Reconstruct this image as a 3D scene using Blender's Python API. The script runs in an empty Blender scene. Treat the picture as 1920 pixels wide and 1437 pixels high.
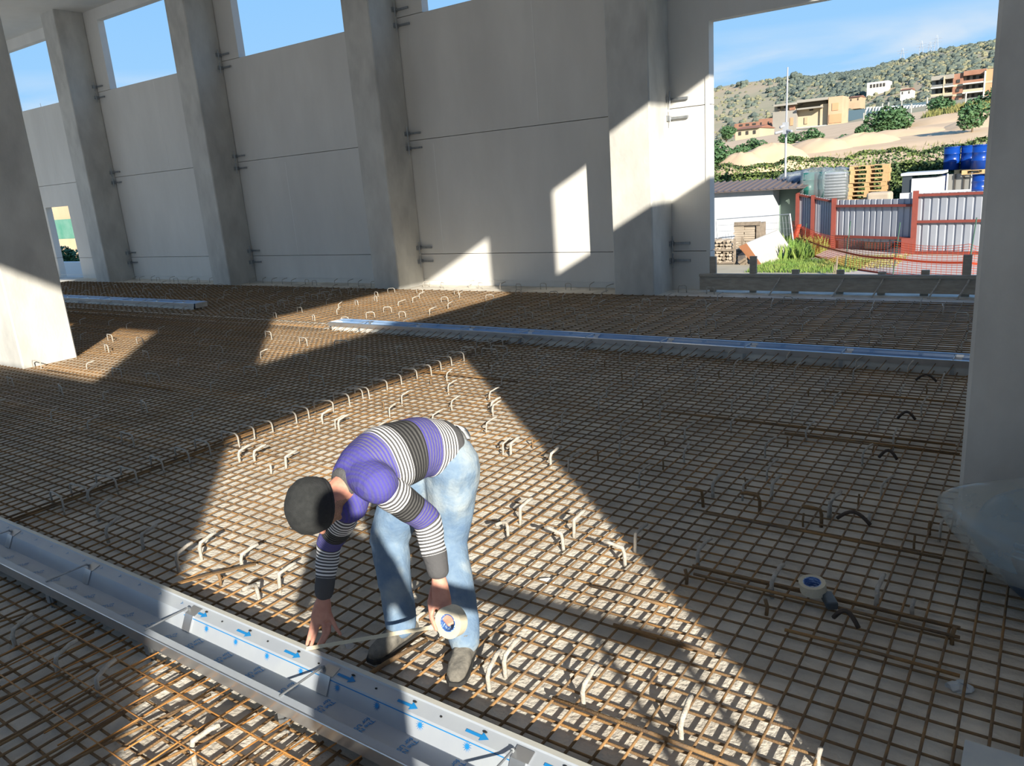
import bpy, math, random
import numpy as np
from mathutils import Vector, Matrix
random.seed(7); rng = np.random.RandomState(7)
sc = bpy.context.scene
COL = sc.collection
PI = math.pi

# ------------------------------------------------------------------ camera
R = np.array([[0.82081912, 0.08718376, -0.56449531],
              [0.56641064, -0.25179417, 0.78471567],
              [-0.07372217, -0.96384578, -0.25605928]])     # rows: world axes in camera axes (right, down, forward)
FPX, CX, CY = 1431.0, 960.0, 718.5
CAM = np.array([0.0, 0.0, 2.13])
cam_d = bpy.data.cameras.new('camera'); cam = bpy.data.objects.new('camera', cam_d); COL.objects.link(cam)
cam_d.sensor_width = 36.0; cam_d.lens = 36.0 * FPX / 1920.0
cam_d.clip_start = 0.05; cam_d.clip_end = 4000
U_, S_, Vt_ = np.linalg.svd(R); R = U_ @ Vt_
right, down, fwd = R[:, 0], R[:, 1], R[:, 2]
M = Matrix(((right[0], -down[0], -fwd[0], CAM[0]), (right[1], -down[1], -fwd[1], CAM[1]),
            (right[2], -down[2], -fwd[2], CAM[2]), (0, 0, 0, 1)))
cam.matrix_world = M
sc.camera = cam
def ray(px, py): return R @ np.array([px - CX, py - CY, FPX])
def P(px, py, z=0.05):                      # surveyed point of the place: where the sight line meets height z
    r = ray(px, py); return CAM + r * ((z - CAM[2]) / r[2])
def PY(px, py, Y):                          # where the sight line meets the plane y = Y
    r = ray(px, py); return CAM + r * (Y / r[1])

# ------------------------------------------------------------------ sky, sun, exposure
sc.view_settings.view_transform = 'Standard'; sc.view_settings.look = 'None'
sc.view_settings.exposure = 0.34; sc.view_settings.gamma = 1.0
sc.view_settings.use_curve_mapping = False
world = bpy.data.worlds.new('sky'); sc.world = world; world.use_nodes = True
nt = world.node_tree; nt.nodes.clear()
def N(t, **kw):
    n = nt.nodes.new(t)
    for k, v in kw.items(): setattr(n, k, v)
    return n
tc = N('ShaderNodeTexCoord'); sep = N('ShaderNodeSeparateXYZ'); nt.links.new(tc.outputs['Generated'], sep.inputs[0])
rmp = N('ShaderNodeValToRGB'); nt.links.new(sep.outputs['Z'], rmp.inputs[0])
el = rmp.color_ramp.elements
el[0].position = 0.0; el[0].color = (0.47, 0.72, 0.96, 1)
el[1].position = 1.0; el[1].color = (0.07, 0.22, 0.60, 1)
for p_, c_ in ((0.10, (0.36, 0.66, 1.0, 1)), (0.28, (0.27, 0.58, 1.0, 1)), (0.6, (0.15, 0.40, 0.85, 1))):
    e = el.new(p_); e.color = c_
mp = N('ShaderNodeMapping'); nt.links.new(tc.outputs['Generated'], mp.inputs[0])
mp.inputs['Scale'].default_value = (2.2, 2.2, 13.0); mp.inputs['Rotation'].default_value = (0.0, 0.22, 0.3)
mp.inputs['Location'].default_value = (0.3, 1.0, 0.37)
ns = N('ShaderNodeTexNoise'); ns.inputs['Scale'].default_value = 1.6; ns.inputs['Detail'].default_value = 6
ns.inputs['Roughness'].default_value = 0.5; ns.inputs['Distortion'].default_value = 0.4
nt.links.new(mp.outputs[0], ns.inputs['Vector'])
cr = N('ShaderNodeValToRGB'); nt.links.new(ns.outputs['Fac'], cr.inputs[0])
cr.color_ramp.elements[0].position = 0.42; cr.color_ramp.elements[0].color = (0, 0, 0, 1)
cr.color_ramp.elements[1].position = 0.62; cr.color_ramp.elements[1].color = (0.8, 0.8, 0.8, 1)
hz = N('ShaderNodeMapRange'); nt.links.new(sep.outputs['Z'], hz.inputs[0])
hz.inputs[1].default_value = 0.15; hz.inputs[2].default_value = 0.115
ml = N('ShaderNodeMath', operation='MULTIPLY'); nt.links.new(cr.outputs[0], ml.inputs[0]); nt.links.new(hz.outputs[0], ml.inputs[1])
mx = N('ShaderNodeMixRGB'); nt.links.new(ml.outputs[0], mx.inputs[0]); nt.links.new(rmp.outputs[0], mx.inputs[1])
mx.inputs[2].default_value = (0.78, 0.86, 0.94, 1)
bg = N('ShaderNodeBackground'); bg.inputs['Strength'].default_value = 0.79; nt.links.new(mx.outputs[0], bg.inputs[0])
wo = N('ShaderNodeOutputWorld'); nt.links.new(bg.outputs[0], wo.inputs[0])

SUN = Vector((-1.0, 0.885, -0.53)).normalized()          # direction the sunlight travels
sd = bpy.data.lights.new('sun', 'SUN'); so = bpy.data.objects.new('sun', sd); COL.objects.link(so)
sd.energy = 7.6; sd.angle = math.radians(0.6); sd.color = (1.0, 0.93, 0.80)
so.rotation_euler = SUN.to_track_quat('-Z', 'Y').to_euler(); so.location = (20, -20, 20)

# ------------------------------------------------------------------ materials
def mat(name, col, rough=0.8, col2=None, scale=8.0, metal=0.0, bump=0.0, bscale=60.0, detail=6, stretch=None,
        emis=None, alpha=None, spec=None, lo=0.35, hi=0.65, trans=None, col3=None, s3=1.0, fac3=0.6):
    m = bpy.data.materials.new(name); m.use_nodes = True
    t = m.node_tree; b = t.nodes['Principled BSDF']
    b.inputs['Base Color'].default_value = (*col, 1); b.inputs['Roughness'].default_value = rough
    b.inputs['Metallic'].default_value = metal
    if spec is not None: b.inputs['Specular IOR Level'].default_value = spec
    if alpha is not None: b.inputs['Alpha'].default_value = alpha
    if trans is not None: b.inputs['Transmission Weight'].default_value = trans
    co = t.nodes.new('ShaderNodeTexCoord'); vec = co.outputs['Object']
    if stretch:
        mp = t.nodes.new('ShaderNodeMapping'); mp.inputs['Scale'].default_value = stretch
        t.links.new(vec, mp.inputs[0]); vec = mp.outputs[0]
    if col2 is not None:
        n = t.nodes.new('ShaderNodeTexNoise'); n.inputs['Scale'].default_value = scale; n.inputs['Detail'].default_value = detail
        n.inputs['Roughness'].default_value = 0.6
        t.links.new(vec, n.inputs['Vector'])
        r = t.nodes.new('ShaderNodeValToRGB'); t.links.new(n.outputs['Fac'], r.inputs[0])
        r.color_ramp.elements[0].position = lo; r.color_ramp.elements[0].color = (*col, 1)
        r.color_ramp.elements[1].position = hi; r.color_ramp.elements[1].color = (*col2, 1)
        out = r.outputs[0]
        if col3 is not None:
            n3 = t.nodes.new('ShaderNodeTexNoise'); n3.inputs['Scale'].default_value = s3; n3.inputs['Detail'].default_value = 5
            t.links.new(vec, n3.inputs['Vector'])
            r3 = t.nodes.new('ShaderNodeMapRange'); t.links.new(n3.outputs['Fac'], r3.inputs[0])
            r3.inputs[1].default_value = 0.5; r3.inputs[2].default_value = 0.72; r3.inputs[4].default_value = fac3
            mm = t.nodes.new('ShaderNodeMixRGB'); t.links.new(r3.outputs[0], mm.inputs[0]); t.links.new(out, mm.inputs[1])
            mm.inputs[2].default_value = (*col3, 1); out = mm.outputs[0]
        t.links.new(out, b.inputs['Base Color'])
    if bump:
        n2 = t.nodes.new('ShaderNodeTexNoise'); n2.inputs['Scale'].default_value = bscale; n2.inputs['Detail'].default_value = 4
        t.links.new(vec, n2.inputs['Vector'])
        bp = t.nodes.new('ShaderNodeBump'); bp.inputs['Strength'].default_value = bump; bp.inputs['Distance'].default_value = 0.01
        t.links.new(n2.outputs['Fac'], bp.inputs['Height']); t.links.new(bp.outputs[0], b.inputs['Normal'])
    return m
Mt = {}
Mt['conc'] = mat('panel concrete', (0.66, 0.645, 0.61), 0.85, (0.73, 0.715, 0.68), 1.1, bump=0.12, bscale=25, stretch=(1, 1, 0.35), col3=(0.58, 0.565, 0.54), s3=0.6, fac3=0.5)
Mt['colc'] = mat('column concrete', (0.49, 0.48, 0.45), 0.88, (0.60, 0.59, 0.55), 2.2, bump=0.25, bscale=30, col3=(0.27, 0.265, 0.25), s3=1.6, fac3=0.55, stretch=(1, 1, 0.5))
Mt['soffit'] = mat('soffit concrete', (0.62, 0.61, 0.58), 0.9, (0.68, 0.67, 0.64), 1.0)
Mt['mast'] = mat('hazy lattice steel', (0.40, 0.43, 0.48), 0.8)
Mt['pit'] = mat('dark joint', (0.09, 0.085, 0.08), 0.9)
Mt['slab'] = mat('rough screed', (0.76, 0.715, 0.63), 0.95, (0.52, 0.485, 0.425), 3.0, bump=1.0, bscale=45, col3=(0.40, 0.34, 0.26), s3=1.1, fac3=0.55)
Mt['rust'] = mat('rusty steel', (0.28, 0.165, 0.068), 0.75, (0.13, 0.085, 0.052), 9, bump=0.5, bscale=160, col3=(0.44, 0.22, 0.06), s3=2.3, fac3=0.7)
Mt['rusto'] = mat('orange rusty wire', (0.50, 0.22, 0.05), 0.7, (0.30, 0.14, 0.04), 14, bump=0.3, bscale=150)
Mt['hook'] = mat('cement coated steel', (0.52, 0.49, 0.44), 0.85, (0.36, 0.32, 0.27), 30, bump=0.5, bscale=120)
Mt['steel'] = mat('stainless sheet', (0.62, 0.63, 0.64), 0.32, (0.52, 0.53, 0.55), 5, metal=0.85, bump=0.05, bscale=8)
Mt['film'] = mat('pale blue protective film', (0.42, 0.46, 0.52), 0.42, (0.46, 0.50, 0.54), 6, metal=0.25, bump=0.1, bscale=14)
Mt['filmedge'] = mat('cream rim film', (0.62, 0.61, 0.54), 0.4, (0.56, 0.56, 0.53), 6, metal=0.2)
Mt['skyreflection'] = mat('film with painted sky reflection', (0.20, 0.33, 0.56), 0.3, (0.32, 0.45, 0.66), 2.5, metal=0.2)  # blue of the mirrored sky painted into the film colour
Mt['print'] = mat('blue print', (0.01, 0.20, 0.50), 0.5)
Mt['hole'] = mat('black hole', (0.015, 0.015, 0.015), 0.9)
Mt['zinc'] = mat('galvanised steel', (0.42, 0.44, 0.46), 0.45, (0.30, 0.32, 0.34), 20, metal=0.7)
Mt['form'] = mat('weathered form board', (0.44, 0.40, 0.34), 0.9, (0.34, 0.30, 0.25), 6, bump=0.3, bscale=40, stretch=(1, 1, 4))
Mt['wood'] = mat('new pine', (0.56, 0.37, 0.18), 0.8, (0.44, 0.28, 0.13), 5, bump=0.2, bscale=40)
Mt['oldwood'] = mat('old grey wood', (0.30, 0.24, 0.18), 0.9, (0.19, 0.15, 0.11), 7, bump=0.3)
Mt['skin'] = mat('skin', (0.66, 0.32, 0.23), 0.5, (0.56, 0.25, 0.18), 22, bump=0.15, bscale=90, spec=0.4)
Mt['hat'] = mat('black knit', (0.018, 0.02, 0.021), 0.95, (0.03, 0.032, 0.033), 40, bump=0.5, bscale=260)
Mt['jeans'] = mat('faded denim', (0.11, 0.185, 0.30), 0.9, (0.24, 0.325, 0.41), 5, bump=0.35, bscale=70, col3=(0.42, 0.44, 0.42), s3=5, fac3=0.75)
Mt['boot'] = mat('dusty suede boot', (0.10, 0.095, 0.085), 0.9, (0.22, 0.205, 0.175), 18, bump=0.4, bscale=60)
Mt['sole'] = mat('black sole', (0.03, 0.03, 0.03), 0.8)
Mt['belt'] = mat('worn grey belt', (0.10, 0.10, 0.10), 0.7, (0.30, 0.30, 0.30), 40)
Mt['white'] = mat('white cotton', (0.82, 0.82, 0.82), 0.8)
Mt['grey'] = mat('charcoal knit', (0.085, 0.085, 0.09), 0.95, (0.12, 0.12, 0.125), 60, bump=0.6, bscale=180)
Mt['stub'] = mat('stubble', (0.52, 0.29, 0.20), 0.8, (0.30, 0.19, 0.12), 220, bump=0.5, bscale=300, lo=0.4, hi=0.6)
Mt['tape'] = mat('masking tape', (0.60, 0.54, 0.40), 0.6, (0.54, 0.48, 0.35), 30)
Mt['tapeside'] = mat('tape roll side', (0.60, 0.55, 0.43), 0.7, (0.55, 0.50, 0.38), 60)
Mt['tcore'] = mat('blue printed core', (0.05, 0.14, 0.42), 0.4, (0.45, 0.62, 0.85), 40, lo=0.5, hi=0.62, stretch=(1, 1, 6))
Mt['plastic'] = mat('clear milky plastic', (0.50, 0.54, 0.52), 0.16, (0.58, 0.61, 0.58), 4, alpha=0.40, bump=0.3, bscale=6, spec=0.7)
Mt['bluebag'] = mat('blue sheet', (0.025, 0.11, 0.20), 0.35, (0.10, 0.23, 0.34), 3, bump=0.4, bscale=9, stretch=(1, 1, 3))
Mt['darkbag'] = mat('dark blue fold', (0.03, 0.05, 0.08), 0.4)
Mt['palesheet'] = mat('pale blue grey sheet', (0.42, 0.47, 0.52), 0.5, (0.58, 0.60, 0.58), 4)
Mt['darkiron'] = mat('dark iron', (0.05, 0.065, 0.08), 0.5, (0.09, 0.11, 0.13), 18, metal=0.3)
Mt['darkrust'] = mat('dark rusty iron', (0.045, 0.032, 0.026), 0.8, (0.08, 0.055, 0.04), 12)
Mt['debris'] = mat('white plaster crumb', (0.74, 0.73, 0.70), 0.9)
# exterior
Mt['yard'] = mat('yard earth', (0.42, 0.37, 0.27), 0.95, (0.34, 0.29, 0.20), 0.8, bump=0.3, bscale=6, col3=(0.24, 0.30, 0.09), s3=0.25, fac3=0.0)
Mt['paving'] = mat('pale concrete apron', (0.50, 0.43, 0.38), 0.9, (0.44, 0.38, 0.33), 0.9)
Mt['grass'] = mat('grass blades', (0.12, 0.23, 0.035), 0.8, (0.22, 0.28, 0.06), 1.3)
Mt['weed'] = mat('reddish weed', (0.36, 0.26, 0.10), 0.8, (0.30, 0.36, 0.08), 0.8)
Mt['hedge'] = mat('hedge leaf', (0.045, 0.09, 0.03), 0.7, (0.17, 0.22, 0.05), 0.9, lo=0.4, hi=0.62)
Mt['bush'] = mat('fig leaf', (0.045, 0.105, 0.04), 0.7, (0.085, 0.17, 0.06), 2)
Mt['tree'] = mat('far tree', (0.085, 0.11, 0.095), 0.9, (0.13, 0.15, 0.11), 0.3)  # bluish distance haze mixed into the leaf colour
Mt['scrub'] = mat('hillside scrub', (0.17, 0.18, 0.105), 0.95, (0.26, 0.235, 0.14), 0.12)  # paled so that the colour carries distance haze
Mt['sand'] = mat('sandy soil', (0.64, 0.46, 0.29), 0.95, (0.55, 0.39, 0.24), 0.5, bump=0.6, bscale=2)
Mt['hill'] = mat('dry hillside', (0.37, 0.31, 0.20), 0.95, (0.27, 0.26, 0.15), 0.03, detail=10, col3=(0.42, 0.31, 0.20), s3=0.02, fac3=0.8)  # distance haze painted in as paler soil tones
Mt['trunk'] = mat('bark', (0.16, 0.11, 0.07), 0.9)
Mt['fence'] = mat('grey corrugated steel', (0.36, 0.38, 0.42), 0.5, (0.31, 0.33, 0.37), 0.8, metal=0.2)
Mt['redpost'] = mat('red oxide steel', (0.24, 0.05, 0.034), 0.7, (0.19, 0.043, 0.03), 3)
Mt['net'] = mat('orange plastic net', (0.40, 0.045, 0.012), 0.6)
Mt['greenpost'] = mat('dark green post', (0.04, 0.10, 0.07), 0.6)
Mt['shedwall'] = mat('white shed wall', (0.60, 0.61, 0.62), 0.7, (0.54, 0.555, 0.57), 1)
Mt['shedroof'] = mat('brown trapezoid roof', (0.13, 0.10, 0.09), 0.5)
Mt['shedgreen'] = mat('dull green shed side', (0.20, 0.27, 0.23), 0.7)
Mt['wrap'] = mat('stretch wrap', (0.42, 0.46, 0.48), 0.15, alpha=0.30, bump=0.6, bscale=4, spec=0.8)
Mt['sackw'] = mat('white sacks', (0.42, 0.43, 0.44), 0.6)
Mt['green'] = mat('teal drums', (0.02, 0.12, 0.10), 0.4)
Mt['navy'] = mat('navy drums', (0.03, 0.07, 0.16), 0.4)
Mt['blue'] = mat('blue drum plastic', (0.004, 0.045, 0.26), 0.3, (0.006, 0.055, 0.32), 2)
Mt['truckw'] = mat('white truck paint', (0.55, 0.56, 0.57), 0.35)
Mt['truckg'] = mat('grey load board', (0.20, 0.195, 0.18), 0.7)
Mt['glass'] = mat('dark window glass', (0.05, 0.06, 0.07), 0.1, spec=0.8)
Mt['pole'] = mat('white painted pole', (0.36, 0.37, 0.39), 0.5)
Mt['seam'] = mat('pale casting seam', (0.76, 0.75, 0.72), 0.9)
Mt['stone'] = mat('tan stone slabs', (0.38, 0.31, 0.23), 0.9, (0.48, 0.40, 0.31), 2)
Mt['brown'] = mat('brown board edge', (0.35, 0.15, 0.07), 0.7)
Mt['cream'] = mat('cream board face', (0.50, 0.45, 0.38), 0.8, (0.43, 0.39, 0.33), 1.5)
Mt['yellow'] = mat('yellow paint', (0.72, 0.66, 0.10), 0.6)
Mt['bw1'] = mat('bare grey render', (0.34, 0.31, 0.265), 0.9, (0.29, 0.265, 0.225), 0.2)
Mt['bw2'] = mat('tan brick infill', (0.55, 0.38, 0.24), 0.9, (0.48, 0.32, 0.20), 0.4)
Mt['bw3'] = mat('cream render', (0.52, 0.43, 0.30), 0.9, (0.46, 0.38, 0.26), 0.2)
Mt['brick'] = mat('red brick infill', (0.29, 0.135, 0.085), 0.9, (0.36, 0.19, 0.125), 0.5)
Mt['orangew'] = mat('orange painted wall', (0.60, 0.32, 0.17), 0.9, (0.54, 0.28, 0.15), 0.2)
Mt['rooft'] = mat('clay tiles', (0.30, 0.125, 0.075), 0.9, (0.24, 0.11, 0.065), 0.5)
Mt['dark'] = mat('dark opening', (0.05, 0.045, 0.04), 0.9)
Mt['whitew'] = mat('white wall', (0.60, 0.57, 0.51), 0.8)
Mt['lime'] = mat('yellow green door', (0.32, 0.34, 0.10), 0.7)
Mt['greenm'] = mat('green mesh hoarding', (0.07, 0.25, 0.17), 0.7, (0.17, 0.32, 0.25), 0.6)
Mt['carred'] = mat('dark red car paint', (0.25, 0.02, 0.02), 0.3)
Mt['tarp'] = mat('dark blue netting', (0.03, 0.07, 0.10), 0.7)

# striped knit: reads the distance along the garment (metres) that the script stores per vertex
def knit(name, zones):
    m = bpy.data.materials.new(name); m.use_nodes = True; t = m.node_tree; b = t.nodes['Principled BSDF']
    b.inputs['Roughness'].default_value = 0.95; b.inputs['Specular IOR Level'].default_value = 0.15
    at = t.nodes.new('ShaderNodeAttribute'); at.attribute_name = 'along'
    outs = []
    for k in (1, 2):
        r = t.nodes.new('ShaderNodeValToRGB'); r.color_ramp.interpolation = 'CONSTANT'
        e = r.color_ramp.elements
        e[0].position = 0; e[0].color = (*zones[0][k], 1); e.remove(e[1])
        for z in zones[1:]:
            q = e.new(z[0]); q.color = (*z[k], 1)
        t.links.new(at.outputs['Fac'], r.inputs[0]); outs.append(r.outputs[0])
    mu = t.nodes.new('ShaderNodeMath'); mu.operation = 'MULTIPLY'; mu.inputs[1].default_value = 2 * PI / 0.0165
    t.links.new(at.outputs['Fac'], mu.inputs[0])
    sn = t.nodes.new('ShaderNodeMath'); sn.operation = 'SINE'; t.links.new(mu.outputs[0], sn.inputs[0])
    gt = t.nodes.new('ShaderNodeMath'); gt.operation = 'GREATER_THAN'; gt.inputs[1].default_value = 0.05; t.links.new(sn.outputs[0], gt.inputs[0])
    mm = t.nodes.new('ShaderNodeMixRGB'); t.links.new(gt.outputs[0], mm.inputs[0]); t.links.new(outs[0], mm.inputs[1]); t.links.new(outs[1], mm.inputs[2])
    t.links.new(mm.outputs[0], b.inputs['Base Color'])
    co = t.nodes.new('ShaderNodeTexCoord'); n2 = t.nodes.new('ShaderNodeTexNoise'); n2.inputs['Scale'].default_value = 60
    t.links.new(co.outputs['Object'], n2.inputs['Vector'])
    bp = t.nodes.new('ShaderNodeBump'); bp.inputs['Strength'].default_value = 0.35; bp.inputs['Distance'].default_value = 0.01
    t.links.new(n2.outputs['Fac'], bp.inputs['Height']); t.links.new(bp.outputs[0], b.inputs['Normal'])
    return m
CH = (0.095, 0.095, 0.10); WH = (0.80, 0.79, 0.80); PV = (0.10, 0.095, 0.27); PU = (0.085, 0.075, 0.34); PG = (0.15, 0.145, 0.24); BK = (0.03, 0.03, 0.032); DG = (0.10, 0.10, 0.10)

# ------------------------------------------------------------------ helpers
class MB:
    def __init__(s): s.v = []; s.f = []
    def add(s, vs, fs):
        o = len(s.v); s.v += [tuple(map(float, v)) for v in vs]; s.f += [tuple(i + o for i in f) for f in fs]
    def box(s, a, b, T=None):
        x0, y0, z0 = a; x1, y1, z1 = b
        vs = [(x0, y0, z0), (x1, y0, z0), (x1, y1, z0), (x0, y1, z0), (x0, y0, z1), (x1, y0, z1), (x1, y1, z1), (x0, y1, z1)]
        if T is not None: vs = [tuple(T @ Vector(v)) for v in vs]
        s.add(vs, [(0, 3, 2, 1), (4, 5, 6, 7), (0, 1, 5, 4), (1, 2, 6, 5), (2, 3, 7, 6), (3, 0, 4, 7)]); return s
    def cbox(s, a, b, c=0.012):                 # prism with chamfered vertical edges
        x0, y0, z0 = a; x1, y1, z1 = b
        ring = [(x0 + c, y0), (x1 - c, y0), (x1, y0 + c), (x1, y1 - c), (x1 - c, y1), (x0 + c, y1), (x0, y1 - c), (x0, y0 + c)]
        s.prism(ring, z0, z1); return s
    def prism(s, ring, z0, z1):
        n = len(ring)
        s.add([(x, y, z0) for x, y in ring] + [(x, y, z1) for x, y in ring],
              [tuple(range(n - 1, -1, -1)), tuple(range(n, 2 * n))] + [(i, (i + 1) % n, n + (i + 1) % n, n + i) for i in range(n)])
    def tube(s, pts, r, n=8, cap=True):
        pts = [Vector(p) for p in pts]; k = len(pts)
        rs = r if hasattr(r, '__len__') else [r] * k
        vs = []; up = None
        for i, p in enumerate(pts):
            d = (pts[min(i + 1, k - 1)] - pts[max(i - 1, 0)]).normalized()
            if up is None:
                up = Vector((0, 0, 1)) if abs(d.z) < 0.9 else Vector((1, 0, 0))
            u = d.cross(up); u.normalize(); w = u.cross(d).normalized(); up = w
            for j in range(n):
                a = 2 * PI * j / n
                vs.append(p + (u * math.cos(a) + w * math.sin(a)) * rs[i])
        fs = [(i * n + j, i * n + (j + 1) % n, (i + 1) * n + (j + 1) % n, (i + 1) * n + j) for i in range(k - 1) for j in range(n)]
        if cap: fs += [tuple(range(n - 1, -1, -1)), tuple((k - 1) * n + j for j in range(n))]
        s.add(vs, fs); return s
    def loft(s, st, n=20, p=2.0):               # stations (centre, u, v): closed superelliptic loft
        k = len(st); vs = []
        for c, u, v in st:
            c = Vector(c); u = Vector(u); v = Vector(v)
            for j in range(n):
                a = 2 * PI * j / n; ca, sa = math.cos(a), math.sin(a)
                ca = math.copysign(abs(ca) ** (2 / p), ca); sa = math.copysign(abs(sa) ** (2 / p), sa)
                vs.append(c + u * ca + v * sa)
        fs = [(i * n + j, i * n + (j + 1) % n, (i + 1) * n + (j + 1) % n, (i + 1) * n + j) for i in range(k - 1) for j in range(n)]
        fs += [tuple(range(n - 1, -1, -1)), tuple((k - 1) * n + j for j in range(n))]
        s.add(vs, fs); return s
    def ball(s, c, r, n=12, m=8, T=None):       # ellipsoid; r a number or three
        c = Vector(c); r = r if hasattr(r, '__len__') else (r, r, r); vs = [(0, 0, -1)]
        for i in range(1, m):
            t = -PI / 2 + PI * i / m
            for j in range(n): vs.append((math.cos(t) * math.cos(2 * PI * j / n), math.cos(t) * math.sin(2 * PI * j / n), math.sin(t)))
        vs.append((0, 0, 1)); L = len(vs) - 1
        vs = [Vector((v[0] * r[0], v[1] * r[1], v[2] * r[2])) for v in vs]
        if T is not None: vs = [T @ v for v in vs]
        vs = [c + v for v in vs]
        fs = [(0, 1 + (j + 1) % n, 1 + j) for j in range(n)]
        for i in range(m - 2): fs += [(1 + i * n + j, 1 + i * n + (j + 1) % n, 1 + (i + 1) * n + (j + 1) % n, 1 + (i + 1) * n + j) for j in range(n)]
        fs += [(L, 1 + (m - 2) * n + j, 1 + (m - 2) * n + (j + 1) % n) for j in range(n)]
        s.add(vs, fs); return s
    def cap(s, a, b, ra, rb, n=14):             # rounded cone
        a = Vector(a); b = Vector(b); d = (b - a).normalized(); pts = []; rs = []
        for t in (-1, -0.85, -0.5, 0): pts.append(a + d * ra * t); rs.append(ra * math.sqrt(max(0.02, 1 - t * t)))
        for t in (0, 0.5, 0.85, 1): pts.append(b + d * rb * t); rs.append(rb * math.sqrt(max(0.02, 1 - t * t)))
        s.tube(pts, rs, n); return s
    def mesh(s, name, m=None, smooth=False, off=(0, 0, 0)):
        me = bpy.data.meshes.new(name)
        me.from_pydata([(v[0] - off[0], v[1] - off[1], v[2] - off[2]) for v in s.v], [], s.f)
        if m is not None: me.materials.append(Mt[m] if isinstance(m, str) else m)
        if smooth: me.polygons.foreach_set('use_smooth', [True] * len(me.polygons))
        me.update(); return me
    def build(s, name, m, parent=None, smooth=False):
        off = wloc(parent) if parent is not None else (0, 0, 0)
        o = bpy.data.objects.new(name, s.mesh(name, m, smooth, off)); COL.objects.link(o)
        if parent is not None: o.parent = parent
        WL[o.name] = tuple(off)
        return o
WL = {}
def wloc(p): return WL.get(p.name, (0, 0, 0)) if p is not None else (0, 0, 0)
def tag(o, label=None, cat=None, group=None, kind=None):
    if label: o['label'] = label
    if cat: o['category'] = cat
    if group: o['group'] = group
    if kind: o['kind'] = kind
    return o
def thing(name, label, cat, loc=(0, 0, 0), group=None, kind=None):
    o = bpy.data.objects.new(name, None); COL.objects.link(o); o.location = loc; o.empty_display_size = 0.1
    WL[o.name] = tuple(loc); return tag(o, label, cat, group, kind)
def struct(name): return thing(name, None, None, kind='structure')
def solo(mb, name, m, label, cat, loc, group=None, smooth=False):   # a thing that is one mesh; origin at its base
    o = bpy.data.objects.new(name, mb.mesh(name, m, smooth, loc)); COL.objects.link(o); o.location = loc
    WL[o.name] = tuple(loc); return tag(o, label, cat, group)
def put(me, name, loc=(0, 0, 0), rot=(0, 0, 0), parent=None, scale=(1, 1, 1)):
    o = bpy.data.objects.new(name, me); COL.objects.link(o)
    pl = wloc(parent) if parent is not None else (0, 0, 0)
    o.location = (loc[0] - pl[0], loc[1] - pl[1], loc[2] - pl[2]); o.rotation_euler = rot; o.scale = scale
    if parent is not None: o.parent = parent
    return o
def dup(root, loc, rotz=0.0, label=None, group=None, scale=None):
    r = root.copy(); COL.objects.link(r); r.location = loc; r.rotation_euler = (0, 0, rotz)
    if scale: r.scale = scale
    WL[r.name] = tuple(loc)
    if label: r['label'] = label
    if group: r['group'] = group
    for ch in list(root.children):
        c = ch.copy(); COL.objects.link(c); c.parent = r
        for g in ch.children:
            d = g.copy(); COL.objects.link(d); d.parent = c
    return r
def remesh(o, vox, smooth_it=0, disp=None):
    md = o.modifiers.new('r', 'REMESH'); md.mode = 'VOXEL'; md.voxel_size = vox; md.use_smooth_shade = True
    if smooth_it:
        s = o.modifiers.new('s', 'SMOOTH'); s.factor = 0.5; s.iterations = smooth_it
    dg = bpy.context.evaluated_depsgraph_get(); ev = o.evaluated_get(dg)
    me = bpy.data.meshes.new_from_object(ev); old = o.data; o.modifiers.clear()
    mats = list(old.materials); o.data = me
    me.materials.clear()
    for q in mats: me.materials.append(q)
    me.polygons.foreach_set('use_smooth', [True] * len(me.polygons))
    if disp:
        n = len(me.vertices); co = np.empty(n * 3); me.vertices.foreach_get('co', co); co = co.reshape(-1, 3)
        no = np.empty(n * 3); me.vertices.foreach_get('normal', no); no = no.reshape(-1, 3)
        co += no * disp(co)[:, None]; me.vertices.foreach_set('co', co.ravel()); me.update()
    return o
# ================================================================== THE HALL
YW, TOPZ = 12.93, 7.7
# ground slab (rough screed under the mesh)
fl = MB(); fl.box((-34, -4.7, -1.5), (2.15, YW + 0.2, 0.018))
tag(fl.build('floor', 'slab'), kind='structure')
ce = MB(); ce.box((-34, -0.4, TOPZ), (2.4, YW + 0.3, TOPZ + 0.3)); ce.box((-11.2, -4.9, TOPZ), (2.4, -0.4, TOPZ + 0.3))     # roof slab, opening over the left front bays added to brighten the walls
tag(ce.build('ceiling', 'soffit'), kind='structure')

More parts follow.
